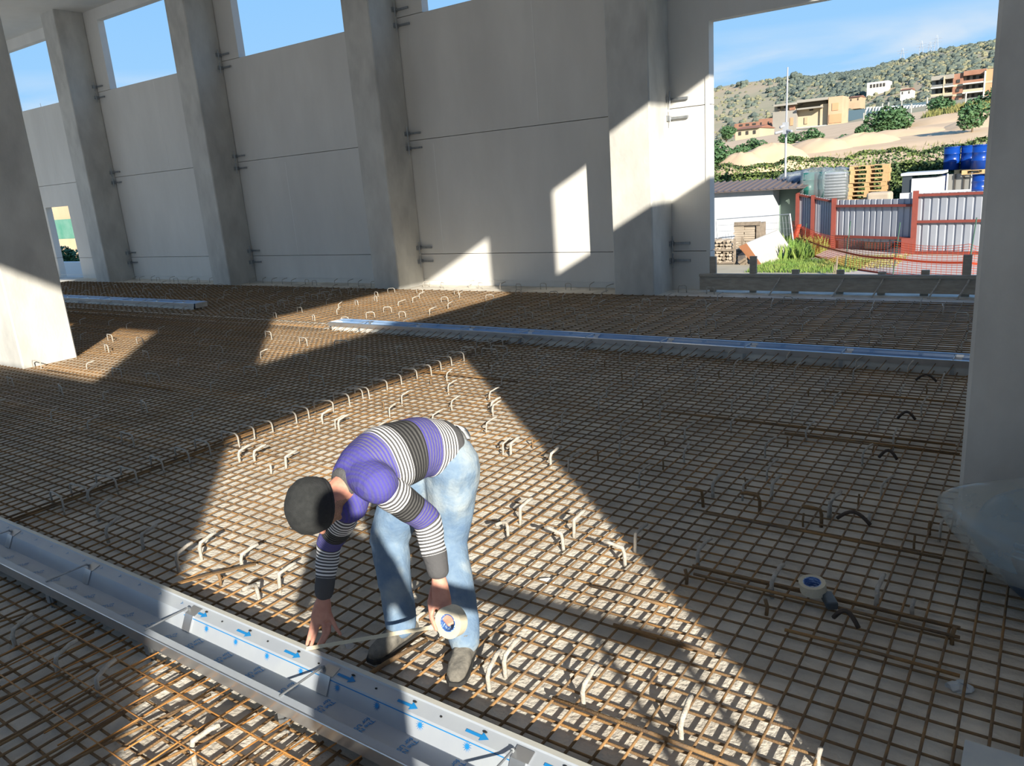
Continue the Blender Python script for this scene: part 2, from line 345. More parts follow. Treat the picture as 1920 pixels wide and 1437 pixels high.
COLX = [-5.55, -11.50, -17.47, -23.50, -29.5]
CW = 0.76
def panel(par, a, b, name='panel', m='conc'):
    q = MB(); q.box(a, b); return q.build(name, m, par)
wb = struct('wall_back')
bays = [(COLX[i + 1], COLX[i] - CW) for i in range(4)] + [(-34, -29.5 - CW)]
J1, J2, SILL, HEAD = 0.69, 3.10, 5.53, 7.40
g = 0.012
for bi, (xa, xb) in enumerate(bays):
    x0, x1 = xa - CW / 2 + g / 2, xb + CW / 2 - g / 2
    if bi == 3:      # bay with the low doorway behind the left column
        dx0, dx1 = -28.3, -26.75
        panel(wb, (x0, YW, 0), (dx0, YW + 0.2, J1)); panel(wb, (dx1, YW, 0), (x1, YW + 0.2, J1))
        panel(wb, (x0, YW, J1 + g), (dx0, YW + 0.2, 2.4)); panel(wb, (dx1, YW, J1 + g), (x1, YW + 0.2, 2.4))
        panel(wb, (x0, YW, 2.4), (x1, YW + 0.2, J2))
    else:
        panel(wb, (x0, YW, 0), (x1, YW + 0.2, J1)); panel(wb, (x0, YW, J1 + g), (x1, YW + 0.2, J2))
    panel(wb, (x0, YW, J2 + g), (x1, YW + 0.2, SILL))
    wa_, wb_ = xa + 0.68, xb - 0.68
    panel(wb, (x0, YW, SILL + g), (wa_, YW + 0.2, HEAD)); panel(wb, (wb_, YW, SILL + g), (x1, YW + 0.2, HEAD))
    panel(wb, (x0, YW, HEAD), (x1, YW + 0.2, TOPZ))
    s_ = MB()   # foot rail line of the lowest panel
    s_.box((xa, YW - 0.012, 0.12), (xb, YW - 0.001, 0.135)); s_.build('foot_strip', 'conc', wb)
for (xp_, ya_, yb_) in ((1003, 0, 228), (822, 268, 470), (302, 148, 318), (547, 302, 478), (90, 190, 330)):     # casting seams
    za_, zb_ = PY(xp_, yb_, YW)[2], PY(xp_, ya_, YW)[2]; x_ = PY(xp_, (ya_ + yb_) / 2, YW)[0]; q = MB(); q.box((x_ - .012, YW - .003, za_), (x_ + .012, YW - .0005, min(zb_, 7.3))); q.build('casting_seam', 'seam', wb)
# last bay: big opening
OL, OR, OT = -4.85, 1.2, 4.38
x0 = COLX[0] - CW / 2 + g / 2
for z0, z1 in ((0, J1), (J1 + g, J2), (J2 + g, OT)):
    panel(wb, (x0, YW, z0), (OL, YW + 0.2, z1))
panel(wb, (x0, YW, OT), (2.15, YW + 0.2, SILL)); panel(wb, (x0, YW, SILL + g), (2.15, YW + 0.2, TOPZ))
panel(wb, (OR, YW, 0), (2.15, YW + 0.2, OT))
q = MB(); q.box((OL - 0.07, YW - 0.015, 0), (OL, YW, OT)); q.build('jamb_trim', 'conc', wb)

# right wall (outside the frame): door low down, long strip window above
wr = struct('wall_right')
XR = 1.95
panel(wr, (XR, -4.7, 0), (XR + 0.2, -3.31, TOPZ)); panel(wr, (XR, 0.25, 0), (XR + 0.2, YW, 4.325))
panel(wr, (XR, -3.31, 4.325), (XR + 0.2, YW, 5.55)); panel(wr, (XR, -3.31, 7.24), (XR + 0.2, YW, TOPZ))
panel(wr, (XR, 12.3, 5.55), (XR + 0.2, YW, 7.24))
# front wall (behind the camera): strip window under the roof
wf = struct('wall_front')
panel(wf, (-34, -4.7, 3.1), (XR, -4.5, 5.53))
for k in range(5): panel(wf, (-34 + k * 7, -4.7, 0), (-33.2 + k * 7, -4.5, 3.1))  # low openings between these piers are added to brighten the hall
panel(wf, (-4.5, -4.7, 0), (XR, -4.5, 3.1))  # closed stretch added to keep light off the right column
panel(wf, (-34, -4.7, 7.1), (XR, -4.5, TOPZ)); panel(wf, (0.68, -4.7, 5.53), (XR, -4.5, 7.1))

# columns
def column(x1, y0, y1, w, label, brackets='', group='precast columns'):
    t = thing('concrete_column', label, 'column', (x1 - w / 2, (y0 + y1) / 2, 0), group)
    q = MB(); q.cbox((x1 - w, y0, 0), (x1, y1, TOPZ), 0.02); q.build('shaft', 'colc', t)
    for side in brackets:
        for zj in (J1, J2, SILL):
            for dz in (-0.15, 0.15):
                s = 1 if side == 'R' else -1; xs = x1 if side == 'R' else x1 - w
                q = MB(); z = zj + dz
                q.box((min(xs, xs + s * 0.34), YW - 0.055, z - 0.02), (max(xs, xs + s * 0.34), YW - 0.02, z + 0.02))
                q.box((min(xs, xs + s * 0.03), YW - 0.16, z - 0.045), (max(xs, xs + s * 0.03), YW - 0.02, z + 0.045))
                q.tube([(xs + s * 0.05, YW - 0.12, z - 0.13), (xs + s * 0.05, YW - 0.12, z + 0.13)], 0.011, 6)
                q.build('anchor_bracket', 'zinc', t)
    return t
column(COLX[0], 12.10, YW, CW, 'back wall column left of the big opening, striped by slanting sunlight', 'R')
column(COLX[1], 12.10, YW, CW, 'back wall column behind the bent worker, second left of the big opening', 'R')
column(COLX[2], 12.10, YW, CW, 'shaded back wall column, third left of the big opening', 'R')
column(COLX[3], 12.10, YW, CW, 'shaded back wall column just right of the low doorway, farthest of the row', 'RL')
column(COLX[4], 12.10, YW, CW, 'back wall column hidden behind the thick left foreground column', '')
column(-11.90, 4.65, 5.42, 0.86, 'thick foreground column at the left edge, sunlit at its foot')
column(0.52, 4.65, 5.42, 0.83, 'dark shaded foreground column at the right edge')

# form board with stakes across the foot of the big opening
fb = thing('form_board', 'long weathered form board across the foot of the big opening', 'board', (-1.8, 12.7, 0))
q = MB(); q.box((-4.95, 12.66, 0.06), (1.1, 12.70, 0.30)); q.build('board', 'form', fb)
q = MB(); q.box((-4.95, 12.63, 0.29), (1.1, 12.72, 0.335)); q.build('top_rail', 'form', fb)
for px_, h in ((1338, 0.62), (1413, 0.62), (1492, .40), (1576, .40), (1654, .37), (1735, .40), (1812, .62)):
    c = PY(px_, 520, 12.76)[0]
    q = MB(); q.box((c - 0.055, 12.72, 0), (c + 0.055, 12.77, h)); q.build('stake', 'form', fb)
for px_ in (1455, 1575, 1650, 1757, 1812):
    c = PY(px_, 535, 12.5)[0]
    q = MB(); q.tube([(c - 0.10, 12.45, 0.02), (c, 12.6, 0.22), (c + 0.02, 12.64, 0.28)], 0.012, 6); q.build('tie_bar', 'hook', fb)
# ================================================================== REBAR MESHES
RB = 0.0058
ZX, ZY = 0.039, 0.050          # bar heights: long bars below, cross bars tied on top
def bar_mesh(name, L, r, axis, n=8, seg=10, wob=0.004, seed=0):
    rr = random.Random(seed); pts = []
    for i in range(seg + 1):
        t = -L / 2 + L * i / seg
        a, b = rr.uniform(-wob, wob), rr.uniform(-wob, wob) * 0.5
        pts.append((t, a, b) if axis == 'x' else (a, t, b))
    q = MB(); q.tube(pts, r, n); return q.mesh(name, 'rust', True)
def mesh_mat(label, x0, x1, y0, y1, z0=0.0, step=0.1, n=8, seg=10, phase=(0, 0), holes=(), r=RB, sx=None):
    t = thing('rebar_mesh', label, 'rebar mesh', ((x0 + x1) / 2, (y0 + y1) / 2, z0))
    bx_ = [bar_mesh('bar_long', x1 - x0, r, 'x', n, seg * 2, seed=s) for s in range(3)]
    by_ = [bar_mesh('bar_cross', y1 - y0, r, 'y', n, seg, seed=9 + s) for s in range(3)]
    y = math.ceil((y0 - phase[1]) / step) * step + phase[1]; k = 0
    while y < y1 + 1e-6:
        put(bx_[k % 3], 'rebar', ((x0 + x1) / 2 + random.uniform(-.02, .02), y + random.uniform(-.003, .003), z0 + ZX), (0, 0, random.uniform(-1, 1) * 0.0006), t)
        y += step; k += 1
    st = sx or step; xs = []; x = math.ceil((x0 - phase[0]) / st) * st + phase[0]
    while x < x1 + 1e-6: xs.append(x); x += st
    xs = xs[::-1]
    for k, x in enumerate(xs[:230]):
        put(by_[k % 3], 'rebar', (x + random.uniform(-.003, .003), (y0 + y1) / 2 + random.uniform(-.02, .02), z0 + ZY), (0, 0, random.uniform(-1, 1) * 0.001), t)
    return t
PHX, PHY = -1.628 % 0.1, 3.143 % 0.1      # measured crossings of the bars
Mid = mesh_mat('wide rusty reinforcing mesh on the floor between the two long steel channels', -20.4, 1.6, 1.93, 8.15, phase=(PHX, PHY))
Near = mesh_mat('rusty reinforcing mesh on the floor in front of the nearest steel channel', -7.0, 1.0, 0.1, 1.60, phase=(PHX + .04, PHY + .03), r=0.006)
Far = mesh_mat('rusty reinforcing mesh along the back wall beyond the far channels', -26, 1.6, 8.55, 12.05, phase=(PHX, PHY), n=6, seg=4, sx=0.2, r=0.007)
Strip = mesh_mat('narrow strip of rusty mesh left of the end of the middle channel', -26, -9.6, 8.2, 8.5, phase=(PHX, PHY), n=6, seg=2)
# doubled lap bars lying on the middle mesh
lap = 0
for (a, b, dy) in (((1150, 1175), (1340, 1230), 0), ((1020, 1330), (1440, 1437), 0), ((1110, 1100), (1250, 1142), 0), ((1300, 1062), (1800, 1183), 0), ((1300, 1080), (1800, 1198), 0),
                   ((1470, 1187), (1800, 1268), 0), ((1320, 965), (1770, 1050), 0), ((1540, 735), (1800, 757), 0), ((1470, 815), (1800, 852), 0), ((1240, 770), (1790, 840), 0),
                   ((110, 690), (300, 740), 0), ((150, 800), (420, 880), 0), ((430, 835), (620, 885), 0), ((760, 690), (960, 722), 0)):
    A, B = P(*a, 0.055), P(*b, 0.055); y = (A[1] + B[1]) / 2
    q = MB(); q.tube([(A[0], y, ZX + 0.024), ((A[0] + B[0]) / 2, y + .006, ZX + 0.026), (B[0], y, ZX + 0.024)], 0.008, 8)
    q.build('lap_bar', 'rust', Mid, True)
# pair of bars forming the ridge under the staple row
for dx in (-0.03, 0.04, 0.09):
    q = MB(); q.tube([(-5.93 + dx, 1.95, ZY + .02), (-5.95 + dx, 5, ZY + .024), (-5.92 + dx, 8.1, ZY + .02)], 0.008, 8); q.build('ridge_bar', 'rust', Mid, True)

# loose orange bars leaning from the near channel down to the near mesh
lb = thing('starter_bars', 'thin orange bars leaning from the nearest channel onto the front mesh', 'rebar', (-2.6, 1.4, 0.03))
tops = [(232, 1160), (250, 1165), (272, 1170), (292, 1180), (312, 1190), (332, 1202), (357, 1212), (380, 1225), (403, 1237), (430, 1250), (457, 1262), (482, 1275), (512, 1290), (540, 1302)]
for i in range(24):
    xt = -3.95 + i * 0.135 + random.uniform(-.01, .01); L = random.uniform(0.42, 0.62)
    q = MB(); q.tube([(xt, 1.555, 0.115), (xt - 0.05, 1.555 - L * .45, 0.10), (xt - 0.10 + random.uniform(-.02, .02), 1.555 - L, 0.068)], 0.0036, 6)
    q.build('starter_bar', 'rusto', lb, True)
for dy, z in ((0.13, .118), (0.30, .108), (0.46, .09)):
    q = MB(); q.tube([(-4.0, 1.555 - dy, z), (-2.4, 1.545 - dy, z + .004), (-0.9, 1.555 - dy, z)], 0.0034, 6); q.build('wire', 'rusto', lb, True)
for i in range(13):      # thicker skewed bars among them
    x = -4.3 + i * 0.25 + random.uniform(-.05, .05); dx = random.uniform(-.35, -.05)
    q = MB(); q.tube([(x, 1.52, 0.075), (x + dx * .5, 1.1, 0.07), (x + dx, 0.65, 0.066)], 0.0062, 8); q.build('skewed_bar', 'rust', lb, True)

# ------------------------------------------------------------------ bent hooks sticking out of the slab
def hook_mesh(kind, h, L, s=0, thick=1.0):
    rr = random.Random(s); r = 0.0075 * thick
    j = lambda: rr.uniform(-.006, .006)
    if kind == 'staple':   # inverted U, span along x
        pts = [(-L, 0, -0.01), (-L + j(), j(), h * .85), (-L + .02, 0, h), (-L / 2, j(), h + .006 + j()), (-.03, 0, h + .004), (-.006, j(), h - .012), (0, 0, h * .8), (j(), j(), -0.01)]
    elif kind == 'bend':   # upright leg, top bent over away from the viewer
        pts = [(0, 0, -0.01), (j(), j(), h * .7), (.004, .01, h * .93), (.012, .04, h), (.02, L * .7, h + .012), (.03 + j(), L, h + .016)]
    elif kind == 'hoop':
        pts = [(-L / 2 + L * i / 8, 0, h * math.sin(PI * i / 8)) for i in range(9)]; r = 0.011
    else:                  # short stub
        pts = [(0, 0, -0.01), (j(), j(), h * .6), (j(), j() + .01, h)]; r = 0.0065 * thick
    q = MB(); q.tube(pts, r, 7); return q
HM = {}
def hook(kind, x, y, h=0.13, L=0.2, rot=0.0, m='hook', label='', group='', z=0.0, sc_=1.0, thick=1.0):
    v = random.randrange(4); key = (kind, m, v, thick)
    if key not in HM: HM[key] = hook_mesh(kind, h, L, v, thick).mesh('bent_bar', m, True)
    o = put(HM[key], 'rebar_hook', (x, y, z), (0, 0, rot), None, (sc_, sc_, sc_))
    return tag(o, label, 'rebar hook', group)
# staple row on the sunlit ridge
for (px_, py_) in [(68, 943), (127, 930), (168, 908), (213, 897), (268, 880), (312, 862), (357, 848), (402, 830), (437, 818), (475, 808), (512, 790), (545, 783), (578, 768), (605, 755), (630, 745), (655, 745), (684, 730), (710, 718), (733, 708), (758, 700), (780, 692), (803, 684), (826, 676), (848, 668)]:
    p = P(px_, py_, 0.03)
    hook('staple', -5.74 + random.uniform(-.03, .05), p[1], 0.155, 0.24, random.uniform(-.15, .15), label='pale steel staple straddling the double ridge bar that runs behind the worker', group='staples on the near ridge')
# second ridge farther left, third ridge by the first
y = 8.7
while y < 12:
    hook('staple', -12.3 + random.uniform(-.1, .1), y, rot=random.uniform(-.2, .2), label='pale staple in the far slanting row left of the sunlit far patch', group='staples on the far ridge'); y += 0.22
y = 7.3
while y < 8.1:
    hook('staple', -5.6 + random.uniform(-.2, .2), y, label='pale staple at the shaded end of the near ridge by the far channel', group='staples near the far channel'); y += 0.17
# individually visible ones
near_spots = [  # px, py of the foot, kind, rot, material, label
    (378, 1047, 'bend', .1, 'hook', 'tall pale hook nearest the upper left edge of the sunlit mesh before the channel'),
    (335, 1068, 'bend', .2, 'hook', 'crumbling pale hook beside the loose rusty flat bar'),
    (455, 1070, 'bend', .0, 'hook', 'pale hook standing at the end of the loose rusty flat bar'),
    (524, 1108, 'bend', -.1, 'hook', 'tall pale hook between the flat bar and the worker leaning arm'),
    (487, 1126, 'bend', -2.6, 'hook', 'short pale hook between sunlit bars just behind the channel rim'),
    (412, 1095, 'stub', 0, 'rust', 'small rusty stub beside the loose flat bar'),
    (168, 945, 'bend', .3, 'hook', 'pale hook in shade above the far left channel rim, higher of two'),
    (186, 975, 'bend', .2, 'hook', 'pale hook in shade above the far left channel rim, lower of two'),
    (268, 1030, 'bend', .0, 'hook', 'dim pale hook in shade midway along the left channel'),
    (203, 1015, 'bend', .3, 'hook', 'broken pale hook in shade just above the left channel'),
    (185, 1310, 'bend', .4, 'hook', 'pale hook half in sun on the front mesh at bottom left'),
    (110, 1268, 'bend', .3, 'hook', 'shaded pale hook on the front mesh, middle of three at left'),
    (30, 1215, 'bend', .4, 'hook', 'shaded pale hook on the front mesh near the left picture edge'),
    (365, 1432, 'bend', -.2, 'hook', 'large pale hook at the bottom edge on the front mesh'),
    (450, 868, 'bend', 0, 'hook', 'upright pale hook behind the worker cap, leftmost of the cluster'),
    (478, 868, 'bend', 0, 'hook', 'upright pale hook behind the worker cap, second of the cluster'),
    (508, 888, 'stub', 0, 'hook', 'short pale stub just above the worker cap'),
    (536, 880, 'bend', 0, 'hook', 'curled pale hook just above the worker cap'),
    (605, 796, 'bend', 0, 'hook', 'upright pale hook left above the worker shoulder'),
    (636, 808, 'bend', 0, 'hook', 'pale hook right above the worker shoulder'),
    (922, 775, 'bend', 0, 'hook', 'pale hook near the slanting shadow edge, upper one'),
    (957, 855, 'bend', 0, 'hook', 'pale hook right of the worker belt'),
    (1033, 875, 'bend', 0, 'hook', 'pale hook on the slanting shadow edge right of the worker'),
    (975, 980, 'bend', 0, 'hook', 'pale hook in the sun, upper one of the group right of the worker knee'),
    (952, 1006, 'bend', -2.8, 'hook', 'dusty hook in the sun, leftmost of the group right of the worker knee'),
    (1075, 1005, 'bend', 0, 'hook', 'tall pale hook in the sun beside the slanting shadow edge'),
    (1057, 1032, 'bend', 1.9, 'hook', 'arched pale hook in the sun below the tall one'),
    (1172, 1060, 'bend', 2.0, 'hook', 'pale hook catching the last sun at the shadow edge'),
    (1190, 1033, 'bend', 0, 'hook', 'grey hook just inside the shadow edge'),
    (1309, 1062, 'bend', 0, 'hook', 'grey hook in shade farther right of the shadow edge'),
    (1286, 1092, 'stub', 0, 'rust', 'rusty stub in shade beside the thick lap bars'),
    (948, 1268, 'bend', .2, 'hook', 'pale white hook right of the worker front boot'),
    (918, 1296, 'bend', .4, 'hook', 'arched pale hook touching the toe side of the worker front boot'),
    (1095, 1325, 'bend', .2, 'hook', 'tall white forked hook at the lower sunlit mesh'),
    (1278, 1392, 'bend', .3, 'hook', 'white hook in the lowest right part of the sunlit mesh'),
    (1535, 1436, 'stub', 0, 'hook', 'sunlit stub at the very tip of the sunlit mesh at the bottom edge'),
    (828, 1200, 'stub', 0, 'hook', 'short stake like bar under the held tape roll'),
    (782, 1195, 'bend', 0, 'hook', 'shaded hook between the worker two boots'),
    (598, 1108, 'bend', 0, 'hook', 'pale hook just behind the worker leaning hand'),
    (1448, 1118, 'bend', .1, 'hook', 'slender grey hook left of the tape roll lying on the mesh'),
    (1436, 1150, 'stub', 0, 'rust', 'rusty forked stub left below the lying tape roll'),
    (1641, 1140, 'bend', .1, 'hook', 'slender grey hook right of the lying tape roll'),
    (1711, 1150, 'stub', .0, 'hook', 'ribbed grey stub right of the lying tape roll'),
    (1786, 1205, 'stub', 0, 'rust', 'rusty stub at right below the plastic bag'),
    (1337, 930, 'bend', 0, 'hook', 'tall grey hook in shade, upper middle of the dark mesh'),
    (1319, 948, 'bend', 2.4, 'rust', 'dark arched hook in shade, middle of the dark mesh'),
    (1446, 935, 'bend', 0, 'hook', 'faint grey hook in shade near the middle lap bars'),
    (1424, 958, 'bend', 2.4, 'rust', 'dark hook in shade near the middle lap bars'),
    (1557, 968, 'bend', 0, 'hook', 'grey hook in shade left of the dark iron hoop'),
    (1540, 985, 'bend', 2.4, 'rust', 'dark arched hook just below and left of the dark iron hoop'),
    (1630, 985, 'stub', 0, 'hook', 'grey stub at the right end of the dark iron hoop'),
    (1743, 1000, 'stub', 0, 'rust', 'dark stub left of the plastic bag'),
]
for (px_, py_, k, rt, m, lab) in near_spots:
    p = P(px_, py_, 0.03)
    hook(k, p[0], p[1], 0.14 if k == 'bend' else 0.10, 0.11, rt, m, lab, 'individual hooks near the worker', thick=1.45)
# dark iron hoops lying on the mesh
for i, (a, b, lab) in enumerate((((1570, 972), (1632, 985), 'dark iron hoop bar on the shaded mesh, nearest the worker side'), ((1648, 858), (1682, 862), 'dark iron hoop on the shaded mesh near the right column, lower one'),
                  ((1683, 785), (1716, 787), 'dark iron hoop on the shaded mesh near the right column, middle one'), ((1717, 713), (1756, 716), 'dark iron hoop on the shaded mesh near the far channel'),
                  ((1563, 1158), (1610, 1178), 'bent dark bar beside the small iron block'))):
    A, B = P(*a, .07), P(*b, .07); d = B - A; L = float(np.hypot(d[0], d[1]))
    q = MB(); q.tube([tuple(A + d * t + np.array([0, 0, 0.06 * math.sin(PI * t)])) for t in np.linspace(0, 1, 9)], 0.011, 7)
    solo(q, 'iron_hoop', 'darkrust', lab, 'rebar hoop', tuple((A + B) / 2), 'dark hoops on the shaded mesh', True)
# regular field of hooks in pairs, right and centre
count = 0
for iy in range(9):
    for ix in range(16):
        x = 0.9 - ix * 0.62 + random.uniform(-.08, .08) + (iy % 2) * 0.2; y = 4.5 + iy * 0.44 + random.uniform(-.06, .06)
        c = y + 0.885 * x
        if x < -5.6 or x > 1.2: continue
        if 4.5 < y < 5.6 and -0.5 < x: continue
        lab, gr = ('grey bent hook on the shaded mesh between the worker and the far channel', 'hooks on the shaded middle mesh') if c > 1.93 else ('pale bent hook on the sunlit mesh behind the worker', 'hooks on the sunlit mesh behind the worker')
        hook('bend', x, y, .14, .11, random.uniform(-.3, .3), 'hook', lab, gr); count += 1
        if random.random() < .45:
            hook('stub', x - .1, y - .16, .1, .11, 0, 'rust', 'rusty stub paired with a grey hook on the middle mesh', 'rusty stubs on the middle mesh')
for iy in range(6):
    for ix in range(12):
        x = -6.8 - ix * 0.95 + random.uniform(-.2, .2); y = 3.4 + iy * 0.75 + random.uniform(-.15, .15)
        if -12.9 < x < -11.7 and 4.5 < y < 5.6: continue
        if x / y < -3.6: continue
        hook('bend' if random.random() < .5 else 'staple', x, y, .14, .11, random.uniform(-.3, .3), 'hook', 'pale hook on the middle mesh %s, %s' % ('beside the left column' if x < -11 else 'left of the ridge', ['nearest row', 'second row back', 'third row back', 'fourth row back', 'fifth row back', 'farthest row'][iy]), 'hooks left of the near ridge')
# the farthest hooks, too small to pick apart
fq = MB()
def far_hook(x, y):
    hm = hook_mesh('staple' if random.random() < .5 else 'bend', .14, .15, random.randrange(4)); a = random.uniform(-.5, .5); ca, sa = math.cos(a), math.sin(a)
    fq.add([(x + v[0] * ca - v[1] * sa, y + v[0] * sa + v[1] * ca, v[2]) for v in hm.v], hm.f)
for iy in range(7):
    for ix in range(24):
        x = 0.6 - ix * 1.0 + random.uniform(-.25, .25) - iy * .13; y = 8.75 + iy * 0.48 + random.uniform(-.1, .1)
        if x / y > -2.3: far_hook(x, y)
x = -4.6
while x > -23:
    if not any(c - CW - .1 < x < c + .1 for c in COLX): far_hook(x, 12.5 + random.uniform(-.1, .1))
    x -= 0.36 + random.uniform(0, .2)
fq_o = tag(fq.build('rebar_hook_field', 'hook', None, True), 'many tiny pale hooks scattered over the far mesh up to the back wall', 'rebar hooks', kind='stuff')
# ================================================================== STEEL CHANNELS
def star_mesh():
    q = MB(); vs = [(0, 0, 0)]
    for i in range(24):
        a = 2 * PI * i / 24; r = 0.022 if i % 2 == 0 else 0.008
        vs.append((r * math.cos(a), r * math.sin(a), 0))
    q.add(vs, [(0, 1 + i, 1 + (i + 1) % 24) for i in range(24)]); return q.mesh('star', 'print')
def arrow_mesh():
    q = MB(); q.add([(-.055, -.006, 0), (.018, -.006, 0), (.018, .006, 0), (-.055, .006, 0)], [(0, 1, 2, 3)])
    q.add([(.016, -.018, 0), (.052, 0, 0), (.016, .018, 0)], [(0, 1, 2)]); return q.mesh('arrow', 'print')
def text_mesh(body, size):
    c = bpy.data.curves.new('t', 'FONT'); c.body = body; c.size = size; c.align_x = 'LEFT'; c.space_line = 0.9; c.offset = 0.0004
    o = bpy.data.objects.new('t', c); COL.objects.link(o)
    me = bpy.data.meshes.new_from_object(o.evaluated_get(bpy.context.evaluated_depsgraph_get()))
    bpy.data.objects.remove(o); me.materials.clear(); me.materials.append(Mt['print']); return me
STAR, ARROW = star_mesh(), arrow_mesh()
TXT = text_mesh('The Nova\nfor USSY', 0.030)
def strip(q, x0, x1, a, b, th=0.0015):      # plate along x between profile points a and b (y, z)
    d = Vector((0, b[0] - a[0], b[1] - a[1])).normalized(); nrm = Vector((0, -d.z, d.y)) * th
    vs = []
    for x in (x0, x1):
        for pt, s in ((a, 0), (b, 0), (b, 1), (a, 1)):
            vs.append((x, pt[0] + nrm.y * s, pt[1] + nrm.z * s))
    q.add(vs, [(0, 1, 2, 3), (7, 6, 5, 4), (0, 4, 5, 1), (1, 5, 6, 2), (2, 6, 7, 3), (3, 7, 4, 0)])
def channel(label, x0, x1, yn, prints=True, xp=None, zr=0.17, braces=True):
    """yn: near rim edge; 0.325 m wide trough, rims at zr"""
    t = thing('drain_channel', label, 'drain channel', ((x0 + x1) / 2, yn + 0.16, 0.0), 'steel drain channels')
    y = lambda v: yn + v
    q = MB(); strip(q, x0, x1, (y(.325), zr - .03), (y(.325), zr)); strip(q, x0, x1, (y(.325), zr), (y(.300), zr)); q.build('far_rim', 'filmedge', t)
    q = MB(); strip(q, x0, x1, (y(.300), zr), (y(.297), zr - .008)); strip(q, x0, x1, (y(.297), zr - .008), (y(.240), zr - .025)); q.build('far_ledge', 'film', t)
    q = MB(); strip(q, x0, x1, (y(.240), zr - .025), (y(.205), zr - .098)); q.build('far_side', 'film', t)
    q = MB(); strip(q, x0, x1, (y(.205), zr - .098), (y(.070), zr - .104)); q.build('trough_bottom', 'film', t)
    q = MB(); strip(q, x0, x1, (y(.070), zr - .104), (y(.040), zr)); strip(q, x0, x1, (y(.040), zr), (y(.0), zr - .003)); q.build('near_rim', 'film', t)
    q = MB(); strip(q, x0, x1, (y(0), zr - .003), (y(.0), zr - .062)); q.build('near_side', 'steel', t)
    q = MB(); q.tube([(x0, y(.002), zr - .003), (x1, y(.002), zr - .003)], .004, 6); q.build('rolled_edge', 'steel', t)
    for xe in (x0, x1):
        q = MB(); q.box((xe - .004, y(.03), zr - .10), (xe + .004, y(.31), zr - .002)); q.build('end_plate', 'steel', t)
    x = x0 + (x1 - x0) % 1.0 * .5 + .3 if xp is None else -3.42 - 3
    while x < x1 and braces:                 # cross rod, clip plate, support foot
        q = MB(); q.tube([(x, y(.02), zr + .004), (x, y(.245), zr + .0)], 0.005, 6); q.tube([(x, y(.245), zr), (x - .008, y(.262), zr - .012)], .008, 6); q.build('cross_rod', 'zinc', t)
        q = MB(); strip(q, x - .005, x + .07, (y(.285), zr - .006), (y(.238), zr - .021), .004); strip(q, x - .005, x + .06, (y(.236), zr - .021), (y(.20), zr - .094), .004)
        q.build('clip_plate', 'steel', t)
        q = MB(); q.box((x - .02, y(.01), 0), (x + .02, y(.04), zr - .07)); q.tube([(x + .03, y(.02), 0), (x + .03, y(.02), zr - .03)], .006, 6); q.build('support_foot', 'zinc', t)
        x += 1.0
    if prints:
        p0, p1 = xp
        tilt = math.atan2(0.017, 0.057); tilt2 = math.atan2(0.073, 0.035)
        x = p0; k = 0
        while x < p1:
            put(ARROW, 'printed_arrow', (x + .01, y(.262), zr - .0185 + .0028), (tilt, 0, 0), t)
            q = MB(); q.ball((x + .03, y(.282), zr - .009), (.011, .006, .003), 8, 4); q.build('bolt_hole', 'hole', t)
            q = MB(); q.ball((x + .175, y(.27), zr - .0135), (.006, .005, .003), 8, 4); q.build('bolt_hole', 'hole', t)
            x += 0.348; k += 1
        x = p0 + .10
        while x < p1:
            put(STAR, 'printed_star', (x, y(.226), zr - .0545 + .003), (tilt2, 0, 0), t)
            put(TXT, 'printed_words', (x - .005, y(.196), zr - .0965), (0, 0, -PI / 2), t)
            x += 0.232
        q = MB(); strip(q, p0 - .1, p1, (y(.2345), zr - .034), (y(.2328), zr - .0376), .0022); q.build('printed_line', 'print', t)
    return t
c1 = channel('nearest stainless drain channel with blue arrow film, under the worker hand', -6.8, 0.9, 1.56, xp=(-3.34, 0.5))
c2 = channel('long shiny drain channel lying across the middle distance behind the worker', -9.35, 1.4, 8.12, prints=False)
c3 = channel('far drain channel in shade beyond the left column', -25.5, -14.35, 9.0, prints=False)
# small faded print marks on the left part of the near channel
for i in range(15):
    put(TXT, 'printed_words', (-6.3 + i * .2, 1.56 + .27, .17 - .0130), (0.29, 0, 2.3), c1, (.5, .5, .5))
    put(TXT, 'printed_words', (-6.2 + i * .2, 1.56 + .16, .17 - .0970), (0, 0, -2.2), c1, (.7, .7, .7))
for i, (px_) in enumerate(range(0, 22)):      # blue marks on the far channel
    put(TXT, 'printed_words', (-9.1 + i * .45, 8.12 + .25, .17 - .016), (0.29, 0, .4), c2, (1, 1, 1))

for ch in (c2, c3):
    for o in ch.children:
        if o.name.split('.')[0] in ('far_ledge', 'far_rim', 'far_side', 'near_rim'):
            o.data.materials[0] = Mt['skyreflection']  # far channels take the painted sky reflection
q = MB(); q.box((-9.3, 8.135, 0.018), (1.4, 8.14, 0.115)); q.build('side_skirt', 'colc', c2)
q = MB(); q.box((-25.4, 9.015, 0.018), (-14.4, 9.02, 0.115)); q.build('side_skirt', 'colc', c3)
LEAN = MB(); LEAN.tube([(0, 0, .13), (-.05, -.14, .07), (-.12, -.30, .058)], .004, 5); LEAN = LEAN.mesh('leaning_wire', 'rust', True)
for i in range(70): put(LEAN, 'leaning_wire', (-9.2 + i * .15 + random.uniform(-.02, .02), 8.118, 0), (0, 0, random.uniform(-.1, .1)), c2)
